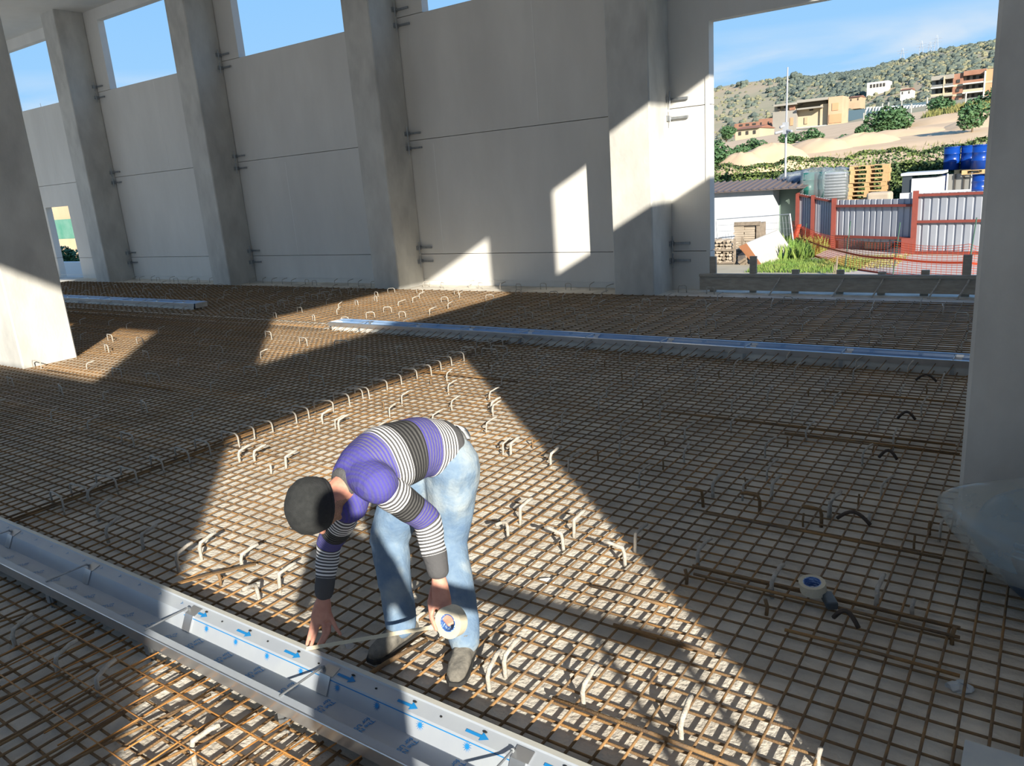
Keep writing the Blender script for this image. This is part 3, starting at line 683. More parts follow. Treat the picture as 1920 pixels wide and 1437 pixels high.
# ================================================================== THE WORKER
V = Vector
def nrm(v): v = Vector(v); v.normalize(); return v
def palm(q, w, k, lat, wid=.042, th=.015):       # wrist -> knuckle line
    w, k, lat = V(w), V(k), nrm(lat); d = (k - w); n_ = d.cross(lat).normalized()
    q.loft([(w - d * .1, lat * .026, n_ * .020), (w, lat * .027, n_ * .021), (w + d * .35, lat * (wid * .85), n_ * (th * 1.15)),
            (w + d * .8, lat * wid, n_ * th), (k, lat * wid * .97, n_ * th * .8), (k + d * .1, lat * wid * .8, n_ * th * .5)], 14, 2.4)
def finger(q, pts, r0=.0112, r1=.0088):
    pts = [V(p) for p in pts]; n_ = len(pts)
    for i in range(n_ - 1):
        a = r0 + (r1 - r0) * i / (n_ - 1); b = r0 + (r1 - r0) * (i + 1) / (n_ - 1)
        q.cap(pts[i], pts[i + 1], a, b, 10)
def head(q, c, up, face, s=1.0):
    c, up, face = V(c), nrm(up), V(face); face = (face - up * face.dot(up)).normalized(); lat = up.cross(face).normalized()
    T = Matrix((lat, face, up)).transposed()
    q.ball(c + up * .03 * s, (.077 * s, .098 * s, .090 * s), 20, 14, T)            # cranium
    q.ball(c - up * .045 * s + face * .022 * s, (.062 * s, .070 * s, .075 * s), 18, 12, T)  # face and jaw
    q.ball(c - up * .105 * s + face * .062 * s, (.026 * s, .022 * s, .018 * s), 12, 8, T)   # chin
    q.cap(c + face * .090 * s + up * .012 * s, c + face * .116 * s - up * .030 * s, .009 * s, .015 * s, 10)  # nose
    for k in (-1, 1):
        q.ball(c + lat * k * .014 * s + face * .104 * s - up * .034 * s, .009 * s, 8, 6)
        q.ball(c + lat * k * .078 * s - face * .012 * s - up * .018 * s, (.008 * s, .018 * s, .031 * s), 10, 8, T)    # ear
        q.ball(c + lat * k * .030 * s + face * .083 * s + up * .016 * s, (.020 * s, .010 * s, .008 * s), 10, 6, T)    # brow
        q.ball(c + lat * k * .040 * s + face * .072 * s - up * .030 * s, (.022 * s, .018 * s, .018 * s), 10, 6, T)    # cheek
    q.ball(c + face * .088 * s - up * .064 * s, (.024 * s, .008 * s, .006 * s), 10, 6, T)
    q.ball(c + face * .086 * s - up * .074 * s, (.020 * s, .008 * s, .007 * s), 10, 6, T)
    return lat
def along(o, pts, total, base=0.0):
    me = o.data; n_ = len(me.vertices); co = np.empty(n_ * 3); me.vertices.foreach_get('co', co); co = co.reshape(-1, 3) + np.array(wloc(o.parent))
    pts = [np.array(p, float) for p in pts]; seg = [np.linalg.norm(b - a) for a, b in zip(pts, pts[1:])]; L = sum(seg)
    ts, ds = [], []; acc = 0.0
    for i, (a, b, l) in enumerate(zip(pts, pts[1:], seg)):
        d = (b - a) / l; t = (co - a) @ d; tc_ = np.clip(t, 0 if i else -1, l if i < len(seg) - 1 else l + 1)
        ds.append(np.linalg.norm(co - (a + np.outer(tc_, d)), axis=1)); ts.append(acc + t); acc += l
    ds, ts = np.array(ds), np.array(ts); w = np.exp(-(ds - ds.min(0)) / .025); val = (w * ts).sum(0) / w.sum(0)
    val = np.clip(val * total / L + base, 0.0005, 0.999)
    at = me.attributes.new('along', 'FLOAT', 'POINT'); at.data.foreach_set('value', val.astype(np.float32))
def wrinkle(amp, fr, seed=0):
    r = np.random.RandomState(seed); ks = r.normal(size=(7, 3)) * fr; ph = r.uniform(0, 6, 7)
    def f(co): return amp * sum(np.sin(co @ k + p + 1.5 * np.sin(co @ k[::-1] * .6)) for k, p in zip(ks, ph)) / 4.0
    return f

J = {k: V(P(*v)) for k, v in dict(
    LA=(872, 1198, .15), LK=(840, 1010, .51), LH=(845, 868, .90), RA=(752, 1168, .15), RK=(729, 1008, .50), RH=(786, 852, .92),
    LS=(702, 903, 1.0), LE=(800, 974, .75), LW=(822, 1074, .53), RS=(655, 950, .84), RE=(617, 1018, .60), RW=(607, 1118, .38),
    hem=(824, 843, .95), waist=(785, 838, 1.0), chest=(720, 862, 1.0), upper=(672, 890, .97), neck=(645, 905, .96), head=(592, 945, .915)).items()}
spine = [J['hem'], J['waist'], J['chest'], J['upper'], J['neck']]
latS = nrm(J['LS'] - J['RS']); latP = nrm(V((.93, -.25, 0)))
upB = []
for i, c in enumerate(spine):
    d = (spine[min(i + 1, 4)] - spine[max(i - 1, 0)]).normalized(); t = i / 4
    l = (latP * (1 - t) + latS * t); l = (l - d * l.dot(d)).normalized(); upB.append((d, l, l.cross(d).normalized()))
def torso(q, grow, ends=True):
    W = [.150, .142, .170, .165, .085]; D = [.125, .125, .138, .112, .062]
    st = []
    for i, c in enumerate(spine):
        d, l, u = upB[i]
        if i == 0: st.append((c - d * .03, l * (W[0] + grow) * .9, u * (D[0] + grow) * .9))
        st.append((c, l * (W[i] + grow), u * (D[i] + grow)))
        if i < 4:
            e = (c + spine[i + 1]) / 2; l2 = (l + upB[i + 1][1]).normalized(); u2 = (u + upB[i + 1][2]).normalized()
            st.append((e, l2 * ((W[i] + W[i + 1]) / 2 + grow), u2 * ((D[i] + D[i + 1]) / 2 + grow)))
    q.loft(st, 28, 2.25)
face_dir = V((0.10, -0.10, -1.0)); crown = nrm((-.16, -.88, .20))
hc = J['head']

wk = MB()
torso(wk, -.02)
wk.cap(J['upper'], hc - crown * .05, .062, .056)
hl = head(wk, hc, crown, face_dir)
for s in 'LR':
    wk.cap(spine[3], J[s + 'S'], .06, .042); wk.cap(J[s + 'S'], J[s + 'E'], .042, .036); wk.cap(J[s + 'E'], J[s + 'W'], .040, .027)
    wk.cap(spine[0], J[s + 'H'], .10, .085); wk.cap(J[s + 'H'], J[s + 'K'], .080, .050); wk.cap(J[s + 'K'], J[s + 'A'], .052, .038)
# leaning hand on the channel rim (right hand)
kR = V(P(601, 1163, .285)); latc = V((.80, .58, -.12))
palm(wk, J['RW'], kR, latc, .046, .019)
tip = lambda px, py, z: V(P(px, py, z))
for a, b, c_, dn in (((588, 1160, .29), (582, 1186, .245), (576, 1208, .186), 0), ((597, 1166, .28), (591, 1190, .235), (583, 1212, .186), 0),
                     ((607, 1167, .275), (608, 1190, .232), (596, 1212, .186), 0), ((616, 1162, .275), (617, 1184, .24), (606, 1206, .20), 0)):
    finger(wk, [tip(*a), tip(*b), tip(*c_)])
finger(wk, [tip(612, 1135, .33), tip(622, 1160, .285), tip(630, 1178, .25), tip(638, 1190, .225)], .0115, .0085)
# left hand round the tape roll
kL = V(P(829, 1134, .415)); latl = V((.78, .60, -.10))
palm(wk, J['LW'], kL, latl, .042, .02)
for pts in (((814, 1133, .42), (808, 1158, .375), (818, 1181, .335)), ((823, 1138, .41), (829, 1156, .378), (836, 1164, .368), (842, 1172, .36)),
            ((833, 1139, .41), (840, 1153, .385), (846, 1160, .375), (850, 1168, .365)), ((842, 1134, .415), (848, 1148, .395), (853, 1156, .385), (856, 1163, .375))):
    finger(wk, [tip(*p) for p in pts])
finger(wk, [tip(812, 1100, .46), tip(805, 1130, .42), tip(809, 1156, .38), tip(816, 1176, .345)], .0115, .0085)
# feet inside the boots
tdir = {'L': nrm(V(P(846, 1285, .05)) - V(P(880, 1205, .05))), 'R': nrm(V(P(690, 1243, .05)) - V(P(760, 1193, .05)))}
for s in 'LR':
    a = J[s + 'A']; wk.cap(a, V((a.x, a.y, .10)) + tdir[s] * .12, .034, .022)
base = ((J['LA'] + J['RA']) / 2); base.z = 0.05
ob = solo(wk, 'person', 'skin', 'bent over worker in striped jumper, faded jeans and black cap, taping the steel channel', 'person', tuple(base))
remesh(ob, .0048, 2)
ob.data.materials.append(Mt['stub'])
co = np.empty(len(ob.data.polygons) * 3); ob.data.polygons.foreach_get('center', co); co = co.reshape(-1, 3) + np.array(base)
rel = co - np.array(hc); cu = rel @ np.array(crown); fd = V(face_dir); fd = (fd - crown * fd.dot(crown)).normalized(); cf = rel @ np.array(fd)
mi = ((cu < -.035) & (cu > -.13) & (cf > -.012) & (np.linalg.norm(rel, axis=1) < .15) & (cf + .9 * cu < .045)).astype(np.int32)
ob.data.polygons.foreach_set('material_index', mi)

# jumper
KT = knit('striped knit body', [(0, CH, CH), (.055, CH, WH), (.155, PG, PU), (.255, BK, DG), (.35, CH, WH), (.43, PG, PU), (.52, PV, PU)])
KS = knit('striped knit sleeve', [(0, CH, WH), (.24, BK, DG), (.33, PG, PU), (.42, CH, WH), (.56, CH, CH)])
q = MB(); torso(q, .012)
q.cap(J['upper'] + latS * .04, J['LS'] + (J['LE'] - J['LS']) * .06, .090, .087); q.cap(J['upper'] - latS * .04, J['RS'] + latS * .015, .090, .078)
swt = q.build('jumper', KT, ob); remesh(swt, .009, 6, wrinkle(.0035, 22, 3)); along(swt, [J['hem'] - upB[0][0] * .03] + spine[1:], .62)
for s in 'LR':
    q = MB(); a, b, c = J[s + 'S'], J[s + 'E'], J[s + 'W']; cuff = b + (c - b) * .93
    rr_ = 1.0 if s == 'R' else 1.10
    q.cap(a + (b - a) * .08, b, .058 * rr_, .056 * rr_); q.cap(a + (b - a) * .3, b, .068 * rr_, .057 * rr_); q.cap(b, cuff, .057 * rr_, .042 if s == 'R' else .050)
    sl = q.build('sleeve', KS, ob); remesh(sl, .007, 4, wrinkle(.003, 30, 5)); along(sl, [a, b, cuff], .53, .10)
# collar
q = MB(); d = upB[4][0]; q.loft([(spine[4] - d * .03, upB[4][1] * .086, upB[4][2] * .072), (spine[4] + d * .012, upB[4][1] * .072, upB[4][2] * .064), (spine[4] + d * .02, upB[4][1] * .066, upB[4][2] * .058)], 24)
q.build('collar', 'grey', ob, True)
# jeans
q = MB(); hp = (J['LH'] + J['RH']) / 2; dd = upB[0][0]
q.loft([(spine[0] + dd * .01, latP * .145, V((0, .25, .97)) * .105), (spine[0] - dd * .05, latP * .155, V((0, .3, .95)) * .125), (hp + V((0.02, .05, -.02)), latP * .165, V((0, .6, .8)) * .13), (hp + V((0.01, .05, -.10)), latP * .15, V((0, 1, .3)) * .10)], 26, 2.3)
for s in 'LR':
    h, k, a = J[s + 'H'], J[s + 'K'], J[s + 'A']
    q.cap(h + V((0, .01, -.02)), k, .134, .098); q.cap(k, a + V((0, .0, .0)), .092, .074)
jn = q.build('jeans', 'jeans', ob); remesh(jn, .0095, 5, wrinkle(.006, 16, 8))
q = MB()   # outer leg seam
q.tube([J['LH'] + V((.07, .07, .02)), (J['LH'] + J['LK']) / 2 + V((.06, .062, 0)), J['LK'] + V((.045, .052, 0)), (J['LK'] + J['LA']) / 2 + V((.045, .044, 0)), J['LA'] + V((.042, .042, 0))], .0028, 5)
q.build('leg_seam', 'jeans', jn)
# belt, shirt tail
q = MB(); q.loft([(spine[0] - dd * .035, latP * .155, V((0, .3, .95)) * .120), (spine[0] - dd * .062, latP * .158, V((0, .3, .95)) * .125)], 28, 2.3); q.build('belt', 'belt', ob, True)
q = MB(); q.loft([(spine[0] - dd * .02, V((.05, 0, 0)), V((0, .2, .03))), (spine[0] - dd * .034 + V((0.06, .03, .09)), V((.045, -.01, -.02)), V((0, .012, .02))), (spine[0] - dd * .075 + V((0.075, .035, .085)), V((.03, -.01, -.02)), V((0, .01, .014)))], 12); q.build('shirt_tail', 'white', ob, True)
# knitted cap
fdn = (face_dir - crown * face_dir.dot(crown)).normalized(); lat3 = crown.cross(fdn).normalized()
Tm = Matrix((lat3, fdn, crown)).transposed()
q = MB(); st = []
tilt = (crown - fdn * -.20).normalized()
for h, r in ((-.028, .096), (-.005, .103), (.03, .107), (.065, .101), (.097, .080), (.118, .048), (.127, .015)):
    st.append((hc + crown * h + fdn * .004, lat3 * r * .93, fdn * r * 1.12))
q.loft(st, 28); cp = q.build('cap', 'hat', ob, True)
q = MB(); q.loft([(hc - crown * .034 + fdn * .004, lat3 * .0895, fdn * .108), (hc - crown * .022 + fdn * .004, lat3 * .0925, fdn * .110), (hc - crown * .012 + fdn * .004, lat3 * .0925, fdn * .110)], 28); q.build('cap_band', 'hat', cp, True)
# boots
for s in 'LR':
    a = J[s + 'A']; td = tdir[s]; sd_ = td.cross(V((0, 0, 1))); q = MB(); g0 = V((a.x, a.y, 0)) - td * .045
    z0 = .062
    q.loft([(a + V((0, 0, .05)), sd_ * .054, td * .056), (a + V((0, 0, 0)), sd_ * .051, td * .056), (g0 + td * .05 + V((0, 0, z0 + .055)), sd_ * .045, td * .075), (g0 + td * .06 + V((0, 0, z0 + .015)), sd_ * .042, td * .095)], 18)
    q.loft([(g0 - td * .04 + V((0, 0, z0 + .035)), sd_ * .03, V((0, 0, .03))), (g0 + td * .0 + V((0, 0, z0 + .045)), sd_ * .042, V((0, 0, .045))), (g0 + td * .10 + V((0, 0, z0 + .05)), sd_ * .045, V((0, 0, .048))),
            (g0 + td * .17 + V((0, 0, z0 + .036)), sd_ * .05, V((0, 0, .036))), (g0 + td * .22 + V((0, 0, z0 + .028)), sd_ * .044, V((0, 0, .028))), (g0 + td * .25 + V((0, 0, z0 + .022)), sd_ * .024, V((0, 0, .018)))], 16, 2.4)
    bt = q.build('boot', 'boot', ob); remesh(bt, .007, 3, wrinkle(.002, 40, 2))
    q = MB(); ring = []
    for t_, w_ in ((-.05, .02), (-.04, .034), (.05, .040), (.12, .044), (.18, .050), (.23, .044), (.258, .024)): ring.append(g0 + td * t_ + sd_ * w_)
    for t_, w_ in ((.258, .024), (.23, .044), (.18, .050), (.12, .044), (.05, .040), (-.04, .034), (-.05, .02)): ring.append(g0 + td * t_ - sd_ * w_)
    q.prism([(p.x, p.y) for p in ring][::-1], .055, .074); q.build('boot_sole', 'sole', bt)

# tape roll held in the left hand and its pulled out strip
def tape_roll(name, c, n_, R_, r_, w, label, m_core='tcore'):
    c = V(c); n_ = nrm(n_); u = n_.cross(V((0, 0, 1))).normalized() if abs(n_.z) < .95 else V((1, 0, 0)); v = n_.cross(u).normalized(); K = 40
    t = thing(name, label, 'tape roll', tuple(c))
    def ringm(ra, rb, hw, nm, m):
        q = MB(); vs = []
        for j in range(K):
            a = 2 * PI * j / K; d = u * math.cos(a) + v * math.sin(a)
            vs += [c + d * ra + n_ * hw, c + d * rb + n_ * hw, c + d * rb - n_ * hw, c + d * ra - n_ * hw]
        fs = []
        for j in range(K):
            i = 4 * j; k = 4 * ((j + 1) % K)
            fs += [(i + a_, i + (a_ + 1) % 4, k + (a_ + 1) % 4, k + a_) for a_ in range(4)]
        q.add(vs, fs); return q.build(nm, m, t)
    ringm(r_, R_, w / 2, 'tape_winding', 'tapeside'); ringm(r_ - .004, r_, w / 2 + .0005, 'cardboard_core', m_core)
    return t
tocam = nrm(V(tuple(CAM)) - V(P(845, 1166, .37))); imgl = V(tuple(-right)); imgd = V(tuple(down))
n1 = (tocam * .80 + imgl * .50 + imgd * .22).normalized()
tape_roll('tape_roll', P(846, 1166, .365), n1, .066, .037, .05, 'masking tape roll with blue core held in the worker left hand')
a, b = V(P(574, 1217, .181)), V(P(814, 1176, .335))
q = MB(); w = V((0, .004, .008)); q.add([a - w, b - w, b + w, a + w, a - w + V((.001, .001, 0)), b - w + V((.001, .001, 0)), b + w + V((.001, .001, 0)), a + w + V((.001, .001, 0))],
    [(0, 1, 2, 3), (7, 6, 5, 4), (0, 4, 5, 1), (3, 2, 6, 7), (0, 3, 7, 4), (1, 5, 6, 2)])
solo(q, 'tape_strip', 'tape', 'taut strip of masking tape between the worker two hands', 'tape', tuple((a + b) / 2))

# things lying on the mesh at right
tape_roll('tape_roll', P(1524, 1100, .115) , (-.15, -.12, 1), .062, .042, .05, 'masking tape roll with blue core lying flat on the shaded mesh')
c = V(P(1555, 1127, .08)); q = MB(); T = Matrix.Translation(c) @ Matrix.Rotation(.5, 4, 'Z')
q.box((-.026, -.055, -.018), (.026, .055, .022), T); o = solo(q, 'iron_block', 'darkiron', 'small dark blue grey iron block beside the lying tape roll', 'block', tuple(c - V((0, 0, .018))))
bm_ = o.modifiers.new('b', 'BEVEL'); bm_.width = .008; bm_.segments = 3
q = MB(); T = Matrix.Translation(V((0, 0, 0)))
q.box((-.10, 2.15, .062), (.85, 2.745, .078)); solo(q, 'sheet_offcut', 'palesheet', 'pale blue grey sheet lying on the mesh at the bottom right corner', 'sheet', (.35, 2.45, .062))
# loose rusty flat bar and other litter
A, B = V(P(320, 1098, .085)), V(P(455, 1064, .10)); C_ = V(P(480, 1058, .085))
q = MB(); d = (B - A); sdv = d.cross(V((0, 0, 1))).normalized() * .017
q.loft([(A, sdv * .5, V((0, 0, .002))), (A + d * .1, sdv, V((0, 0, .004))), ((A + B) / 2 + V((0, 0, .006)), sdv, V((0, 0, .004))), (B, sdv, V((0, 0, .004))), (C_, sdv * .9, V((0, 0, .004)))], 8, 4)
solo(q, 'flat_bar', 'rust', 'loose rusty flat bar lying on the sunlit mesh behind the channel', 'metal bar', tuple((A + B) / 2))
A, B = V(P(640, 1300, .08)), V(P(800, 1200, .09)); q = MB(); q.tube([A, (A + B) / 2 + V((0, 0, .01)), B], .011, 7)
solo(q, 'loose_bar', 'rust', 'thick rusty bar lying askew between the worker two boots', 'rebar', tuple((A + B) / 2), smooth=True)
for (px_, py_, s_, lab) in ((1797, 1295, .05, 'crumpled clear plastic scrap on the shaded mesh at lower right'), (700, 1170, .02, 'white crumb beside the worker rear boot'), (540, 1040, .03, 'white plaster lump on the sunlit floor left of the worker'),
                            (430, 850, .025, 'white plaster lump in front of the staple row'), (655, 1213, .035, 'sunlit plaster lump by the leaning hand'), (590, 795, .02, 'white crumb on the sunlit floor above the worker back'), (1025, 1095, .04, 'pale lump on the sunlit floor under the thin shadow band'), (1320, 1022, .012, 'tiny white crumb on the shaded floor')):
    p = V(P(px_, py_, .01)); q = MB(); q.ball(p + V((0, 0, s_ * .3)), (s_, s_ * .7, s_ * .45), 9, 6)
    q.v = [(v[0] + random.uniform(-.2, .2) * s_, v[1] + random.uniform(-.2, .2) * s_, v[2] + random.uniform(-.1, .1) * s_) for v in q.v]
    solo(q, 'debris_lump' if s_ < .045 else 'plastic_scrap', 'debris' if s_ < .045 else 'palesheet', lab, 'debris', tuple(p))

# bag of sheeting wrapped in clear plastic, at the foot of the right column
bg_ = thing('plastic_bag', 'clear plastic sack holding folded blue sheeting against the right column', 'bag', (.15, 4.2, .05))
def blob(cx, cy, cz, rx, ry, rz, seed, amp, corner=0.0, n=40, m=26, dent=0.0):
    r = np.random.RandomState(seed); q = MB(); q.ball((0, 0, 0), (1, 1, 1), n, m); out = []
    ks = r.normal(size=(5, 3)) * 3.5; ph = r.uniform(0, 6, 5)
    for v in q.v:
        v = np.array(v); s = 1 + amp * sum(math.sin(k @ v + p) for k, p in zip(ks, ph)) / 3
        w = v * s; 
        if corner: w[0] -= corner * max(0, -v[0]) ** 5; w[1] *= 1 - .5 * max(0, -v[0]) ** 4; w[2] += corner * .9 * max(0, -v[0]) ** 6
        out.append((cx + rx * w[0], cy + ry * w[1], cz + rz * w[2] if cz + rz * w[2] > .062 else .062 + random.uniform(0, .002)))
    q.v = out; return q
blob(.24, 4.04, .34, .45, .43, .30, 3, .06, .30).build('clear_sack', 'plastic', bg_, True)
blob(.20, 4.02, .335, .39, .33, .25, 5, .05).build('blue_sheeting', 'bluebag', bg_, True)
blob(.16, 3.84, .27, .22, .19, .17, 8, .1).build('dark_fold', 'darkbag', bg_, True)
for i in range(5):
    q = MB(); a = i * .13
    pts = [(.17 + .385 * math.cos(t), 4.02 - .335 * math.sin(t) * math.cos(a + .1), .33 + .255 * math.sin(t) * math.sin(a + .1)) for t in np.linspace(PI * .98, PI * .25, 14)]
    q.tube(pts, .006, 6); q.build('sheet_fold', 'bluebag', bg_, True)

# photographer on a low trestle behind the camera: gives the shadow that falls over the channel and legs
pf = thing('trestle_platform', 'low trestle platform under the photographer, outside the picture', 'platform', (.75, -.25, 0))
for i in range(3):
    q = MB(); q.box((-.1, -.75 + i * .36, .50), (1.6, -.42 + i * .36, .54)); q.build('deck_board', 'oldwood', pf)
for x in (0, 1.5):
    for y in (-.7, .28):
        q = MB(); q.box((x - .025, y - .025, 0), (x + .025, y + .025, .5)); q.build('leg', 'zinc', pf)
q = MB(); q.box((-.1, .345, 1.46), (1.6, .375, 1.56)); q.build('guard_rail', 'zinc', pf)
for x in (1.1, 1.55):
    q = MB(); q.tube([(x, .34, .5), (x, .36, 1.52)], .02, 8); q.build('rail_post', 'zinc', pf)
fw = V((-.56, .78, 0)).normalized(); lt = V((-fw.y, fw.x, 0)); B0 = V((.24, -.36, .54)); Z = V((0, 0, 1))
q = MB()
for k in (-1, 1):
    q.cap(B0 + lt * k * .11 + Z * .1, B0 + lt * k * .10 + Z * .48, .06, .075); q.cap(B0 + lt * k * .10 + Z * .48, B0 + lt * k * .09 + Z * .88, .08, .1)
    q.cap(B0 + lt * k * .11 + Z * .05, B0 + lt * k * .13 + fw * .17 + Z * .05, .045, .04)
    q.cap(B0 + lt * k * .19 + Z * 1.40, B0 + lt * k * .27 + fw * .04 + Z * 1.14, .058, .05); q.cap(B0 + lt * k * .27 + fw * .04 + Z * 1.14, B0 + lt * k * .10 + fw * .24 + Z * 1.44, .05, .035)
    q.ball(B0 + lt * k * .08 + fw * .27 + Z * 1.48, (.035, .035, .05), 10, 8)
    for j in range(4): q.cap(B0 + lt * k * .075 + fw * .29 + Z * (1.45 + j * .02), B0 + lt * k * .045 + fw * .30 + Z * (1.46 + j * .02), .009, .008, 8)
    q.cap(B0 + lt * k * .08 + fw * .27 + Z * 1.46, B0 + lt * k * .05 + fw * .28 + Z * 1.43, .01, .009, 8)
q.loft([(B0 + Z * .82, lt * .17, fw * .12), (B0 + Z * 1.0, lt * .16, fw * .115), (B0 + Z * 1.25, lt * .20, fw * .13), (B0 + Z * 1.42, lt * .19, fw * .10), (B0 + Z * 1.48, lt * .08, fw * .07)], 20)
q.cap(B0 + Z * 1.45, B0 + Z * 1.6 + fw * .02, .055, .055); head(q, B0 + Z * 1.66 + fw * .03, (0, 0, 1), fw, .97)
ph_ = solo(q, 'person', 'grey', 'photographer standing on the trestle in dark work clothes, outside the picture', 'person', tuple(B0)); remesh(ph_, .014, 3)
q = MB(); a = B0 + fw * .315 + Z * 1.50; T = Matrix.Translation(a) @ Matrix((lt, fw, Z)).transposed().to_4x4()
q.box((-.075, -.004, -.038), (.075, .004, .038), T); solo(q, 'phone', 'sole', 'phone held up by the photographer', 'phone', tuple(a))
# ================================================================== OUTSIDE
G = -1.5
LP = [(12.9, -1.5), (37.5, -1.5), (38.6, .9), (45, 2.1), (60, 2.7), (100, 3.8), (170, 4.9), (250, 9), (350, 25), (500, 46), (600, 40), (900, 10)]
RP = [(12.9, -1.5), (37.5, -1.5), (38.6, 1.3), (45, 2.6), (60, 4.0), (80, 5.2), (110, 6.4), (170, 9.3), (230, 12.4), (300, 20), (400, 36), (500, 50.5), (600, 44), (900, 10)]
def prof(t, y):
    return np.interp(y, [p[0] for p in t], [p[1] for p in t])
def ground_z(x, y):
    a = min(1.0, max(0.0, (x / y + .40) / .32)); z = prof(LP, y) * (1 - a) + prof(RP, y) * a
    if y > 60: z += (math.sin(x * .031 + 2) + math.sin(x * .013 + y * .02) + .5 * math.sin(x * .07 + y * .05)) * min(2.2, (y - 60) / 120)
    return float(z)
def terrain(name, xs, ys, m, kind='structure', lift=0.0):
    q = MB(); vs = [(x, y, ground_z(x, y) + lift) for y in ys for x in xs]; n_ = len(xs)
    q.add(vs, [(j * n_ + i, j * n_ + i + 1, (j + 1) * n_ + i + 1, (j + 1) * n_ + i) for j in range(len(ys) - 1) for i in range(n_ - 1)])
    return tag(q.build(name, m, None, True), kind=kind)
q = MB(); q.box((-120, 13.13, G - .3), (60, 38.0, G)); tag(q.build('yard_ground', 'yard'), kind='structure')
q = MB(); q.box((-120, -60, -.4), (60, -4.7, -.1)); tag(q.build('forecourt_ground', 'paving'), kind='structure')
q = MB(); q.box((2.15, -4.7, -.4), (60, 13.13, -.1)); tag(q.build('side_ground', 'paving'), kind='structure')
terrain('bank', np.linspace(-90, 50, 90), np.concatenate([np.linspace(37.9, 46, 10), np.linspace(48, 100, 22)]), 'sand')
terrain('hillside', np.linspace(-420, 160, 150), np.concatenate([np.linspace(99, 250, 30), np.linspace(256, 900, 80)]), 'hill')
# pale concrete apron in front of the fence
A = P(1600, 519, G); q = MB()
pts = [P(1583, 505, G), P(1640, 492, G), P(1700, 480, G), P(1850, 480, G), P(1850, 520, G), P(1560, 521, G)]
q.prism([(p[0], p[1]) for p in pts][::-1], G, G + .03); tag(q.build('apron_slab', 'paving'), kind='structure')
A2 = [P(1452, 452, G), P(1500, 440, G), P(1562, 466, G), P(1700, 478, G), P(1620, 492, G), P(1500, 478, G)]
q = MB(); q.prism([(p[0], p[1]) for p in A2][::-1], G, G + .028); tag(q.build('gate_slab', 'paving'), kind='structure')

# leafy things ------------------------------------------------------
def leaves(n_, f, size, seed=0):        # f(rng) -> point, outward normal
    r = random.Random(seed); q = MB()
    for _ in range(n_):
        c, nn = f(r); u = nrm((r.uniform(-1, 1), r.uniform(-1, 1), r.uniform(-.6, .6))); v = u.cross(nrm(V(nn) + V((r.uniform(-.7, .7), r.uniform(-.7, .7), r.uniform(-.3, .7)))))
        if v.length < .01: continue
        v.normalize(); s_ = size * r.uniform(.6, 1.3); c = V(c)
        q.add([c - u * s_, c + v * s_ * .55, c + u * s_, c - v * s_ * .55], [(0, 1, 2, 3)])
    return q
def crown_pts(rx, ry, rz, cz, lobes=7, seed=0):
    r0 = random.Random(seed); L = [(r0.uniform(-.55, .55) * rx, r0.uniform(-.55, .55) * ry, cz + r0.uniform(-.5, .5) * rz, r0.uniform(.4, .62)) for _ in range(lobes)]
    def f(r):
        l = r.choice(L); d = nrm((r.gauss(0, 1), r.gauss(0, 1), r.gauss(0, 1))); k = r.uniform(.55, 1.0) ** .5 * l[3]
        return (l[0] + d.x * rx * k, l[1] + d.y * ry * k, l[2] + d.z * rz * k), d
    return f
def bush_proto(name, m, n_, size, seed, rx=1, ry=1, rz=1, cz=1.1, trunk=True):
    t = thing(name, 'x', 'bush', (0, 0, 0))
    leaves(n_, crown_pts(rx, ry, rz, cz, 8, seed), size, seed).build('foliage', m, t)
    if trunk:
        q = MB(); q.tube([(0, 0, -.1), (.04, 0, cz * .5), (0, .05, cz)], [.07, .05, .03], 6)
        for k in range(4): q.tube([(0, 0, cz * .3), (rx * .4 * math.cos(k * 1.6), ry * .4 * math.sin(k * 1.6), cz)], [.04, .02], 5)
        q.build('trunk', 'trunk', t)
    return t
# hedge behind the yard
def hedge_f(x0, x1, y0, y1, z0, z1, slope=0.0):
    def f(r):
        x = r.uniform(x0, x1); k = r.random(); zz = z1 + slope * (x - x0) + .10 * math.sin(x * 1.7) + .06 * math.sin(x * 4.1)
        if k < .72: return (x, y0 + r.uniform(-.12, .1), r.uniform(z0, zz)), (0, -1, .2)
        return (x, r.uniform(y0, y1), zz + r.uniform(-.08, .1)), (0, 0, 1)
    return f
hd = thing('hedge', 'long clipped green hedge behind the yard, pallets and shed', 'hedge', (-6, 38.2, G))
leaves(20000, hedge_f(-17.5, 3, 37.6, 38.6, G + .6, 1.86, .02), .075, 3).build('hedge_leaves', 'hedge', hd)['kind'] = 'stuff'
q = MB(); q.box((-17.5, 37.75, G), (3, 38.5, 1.62)); q.build('hedge_core', mat('hedge inside', (.03, .055, .02), .9), hd)
q = MB(); q.box((-19, 37.0, G), (-11.8, 37.3, .95)); tag(q.build('garden_wall', 'whitew'), kind='structure')

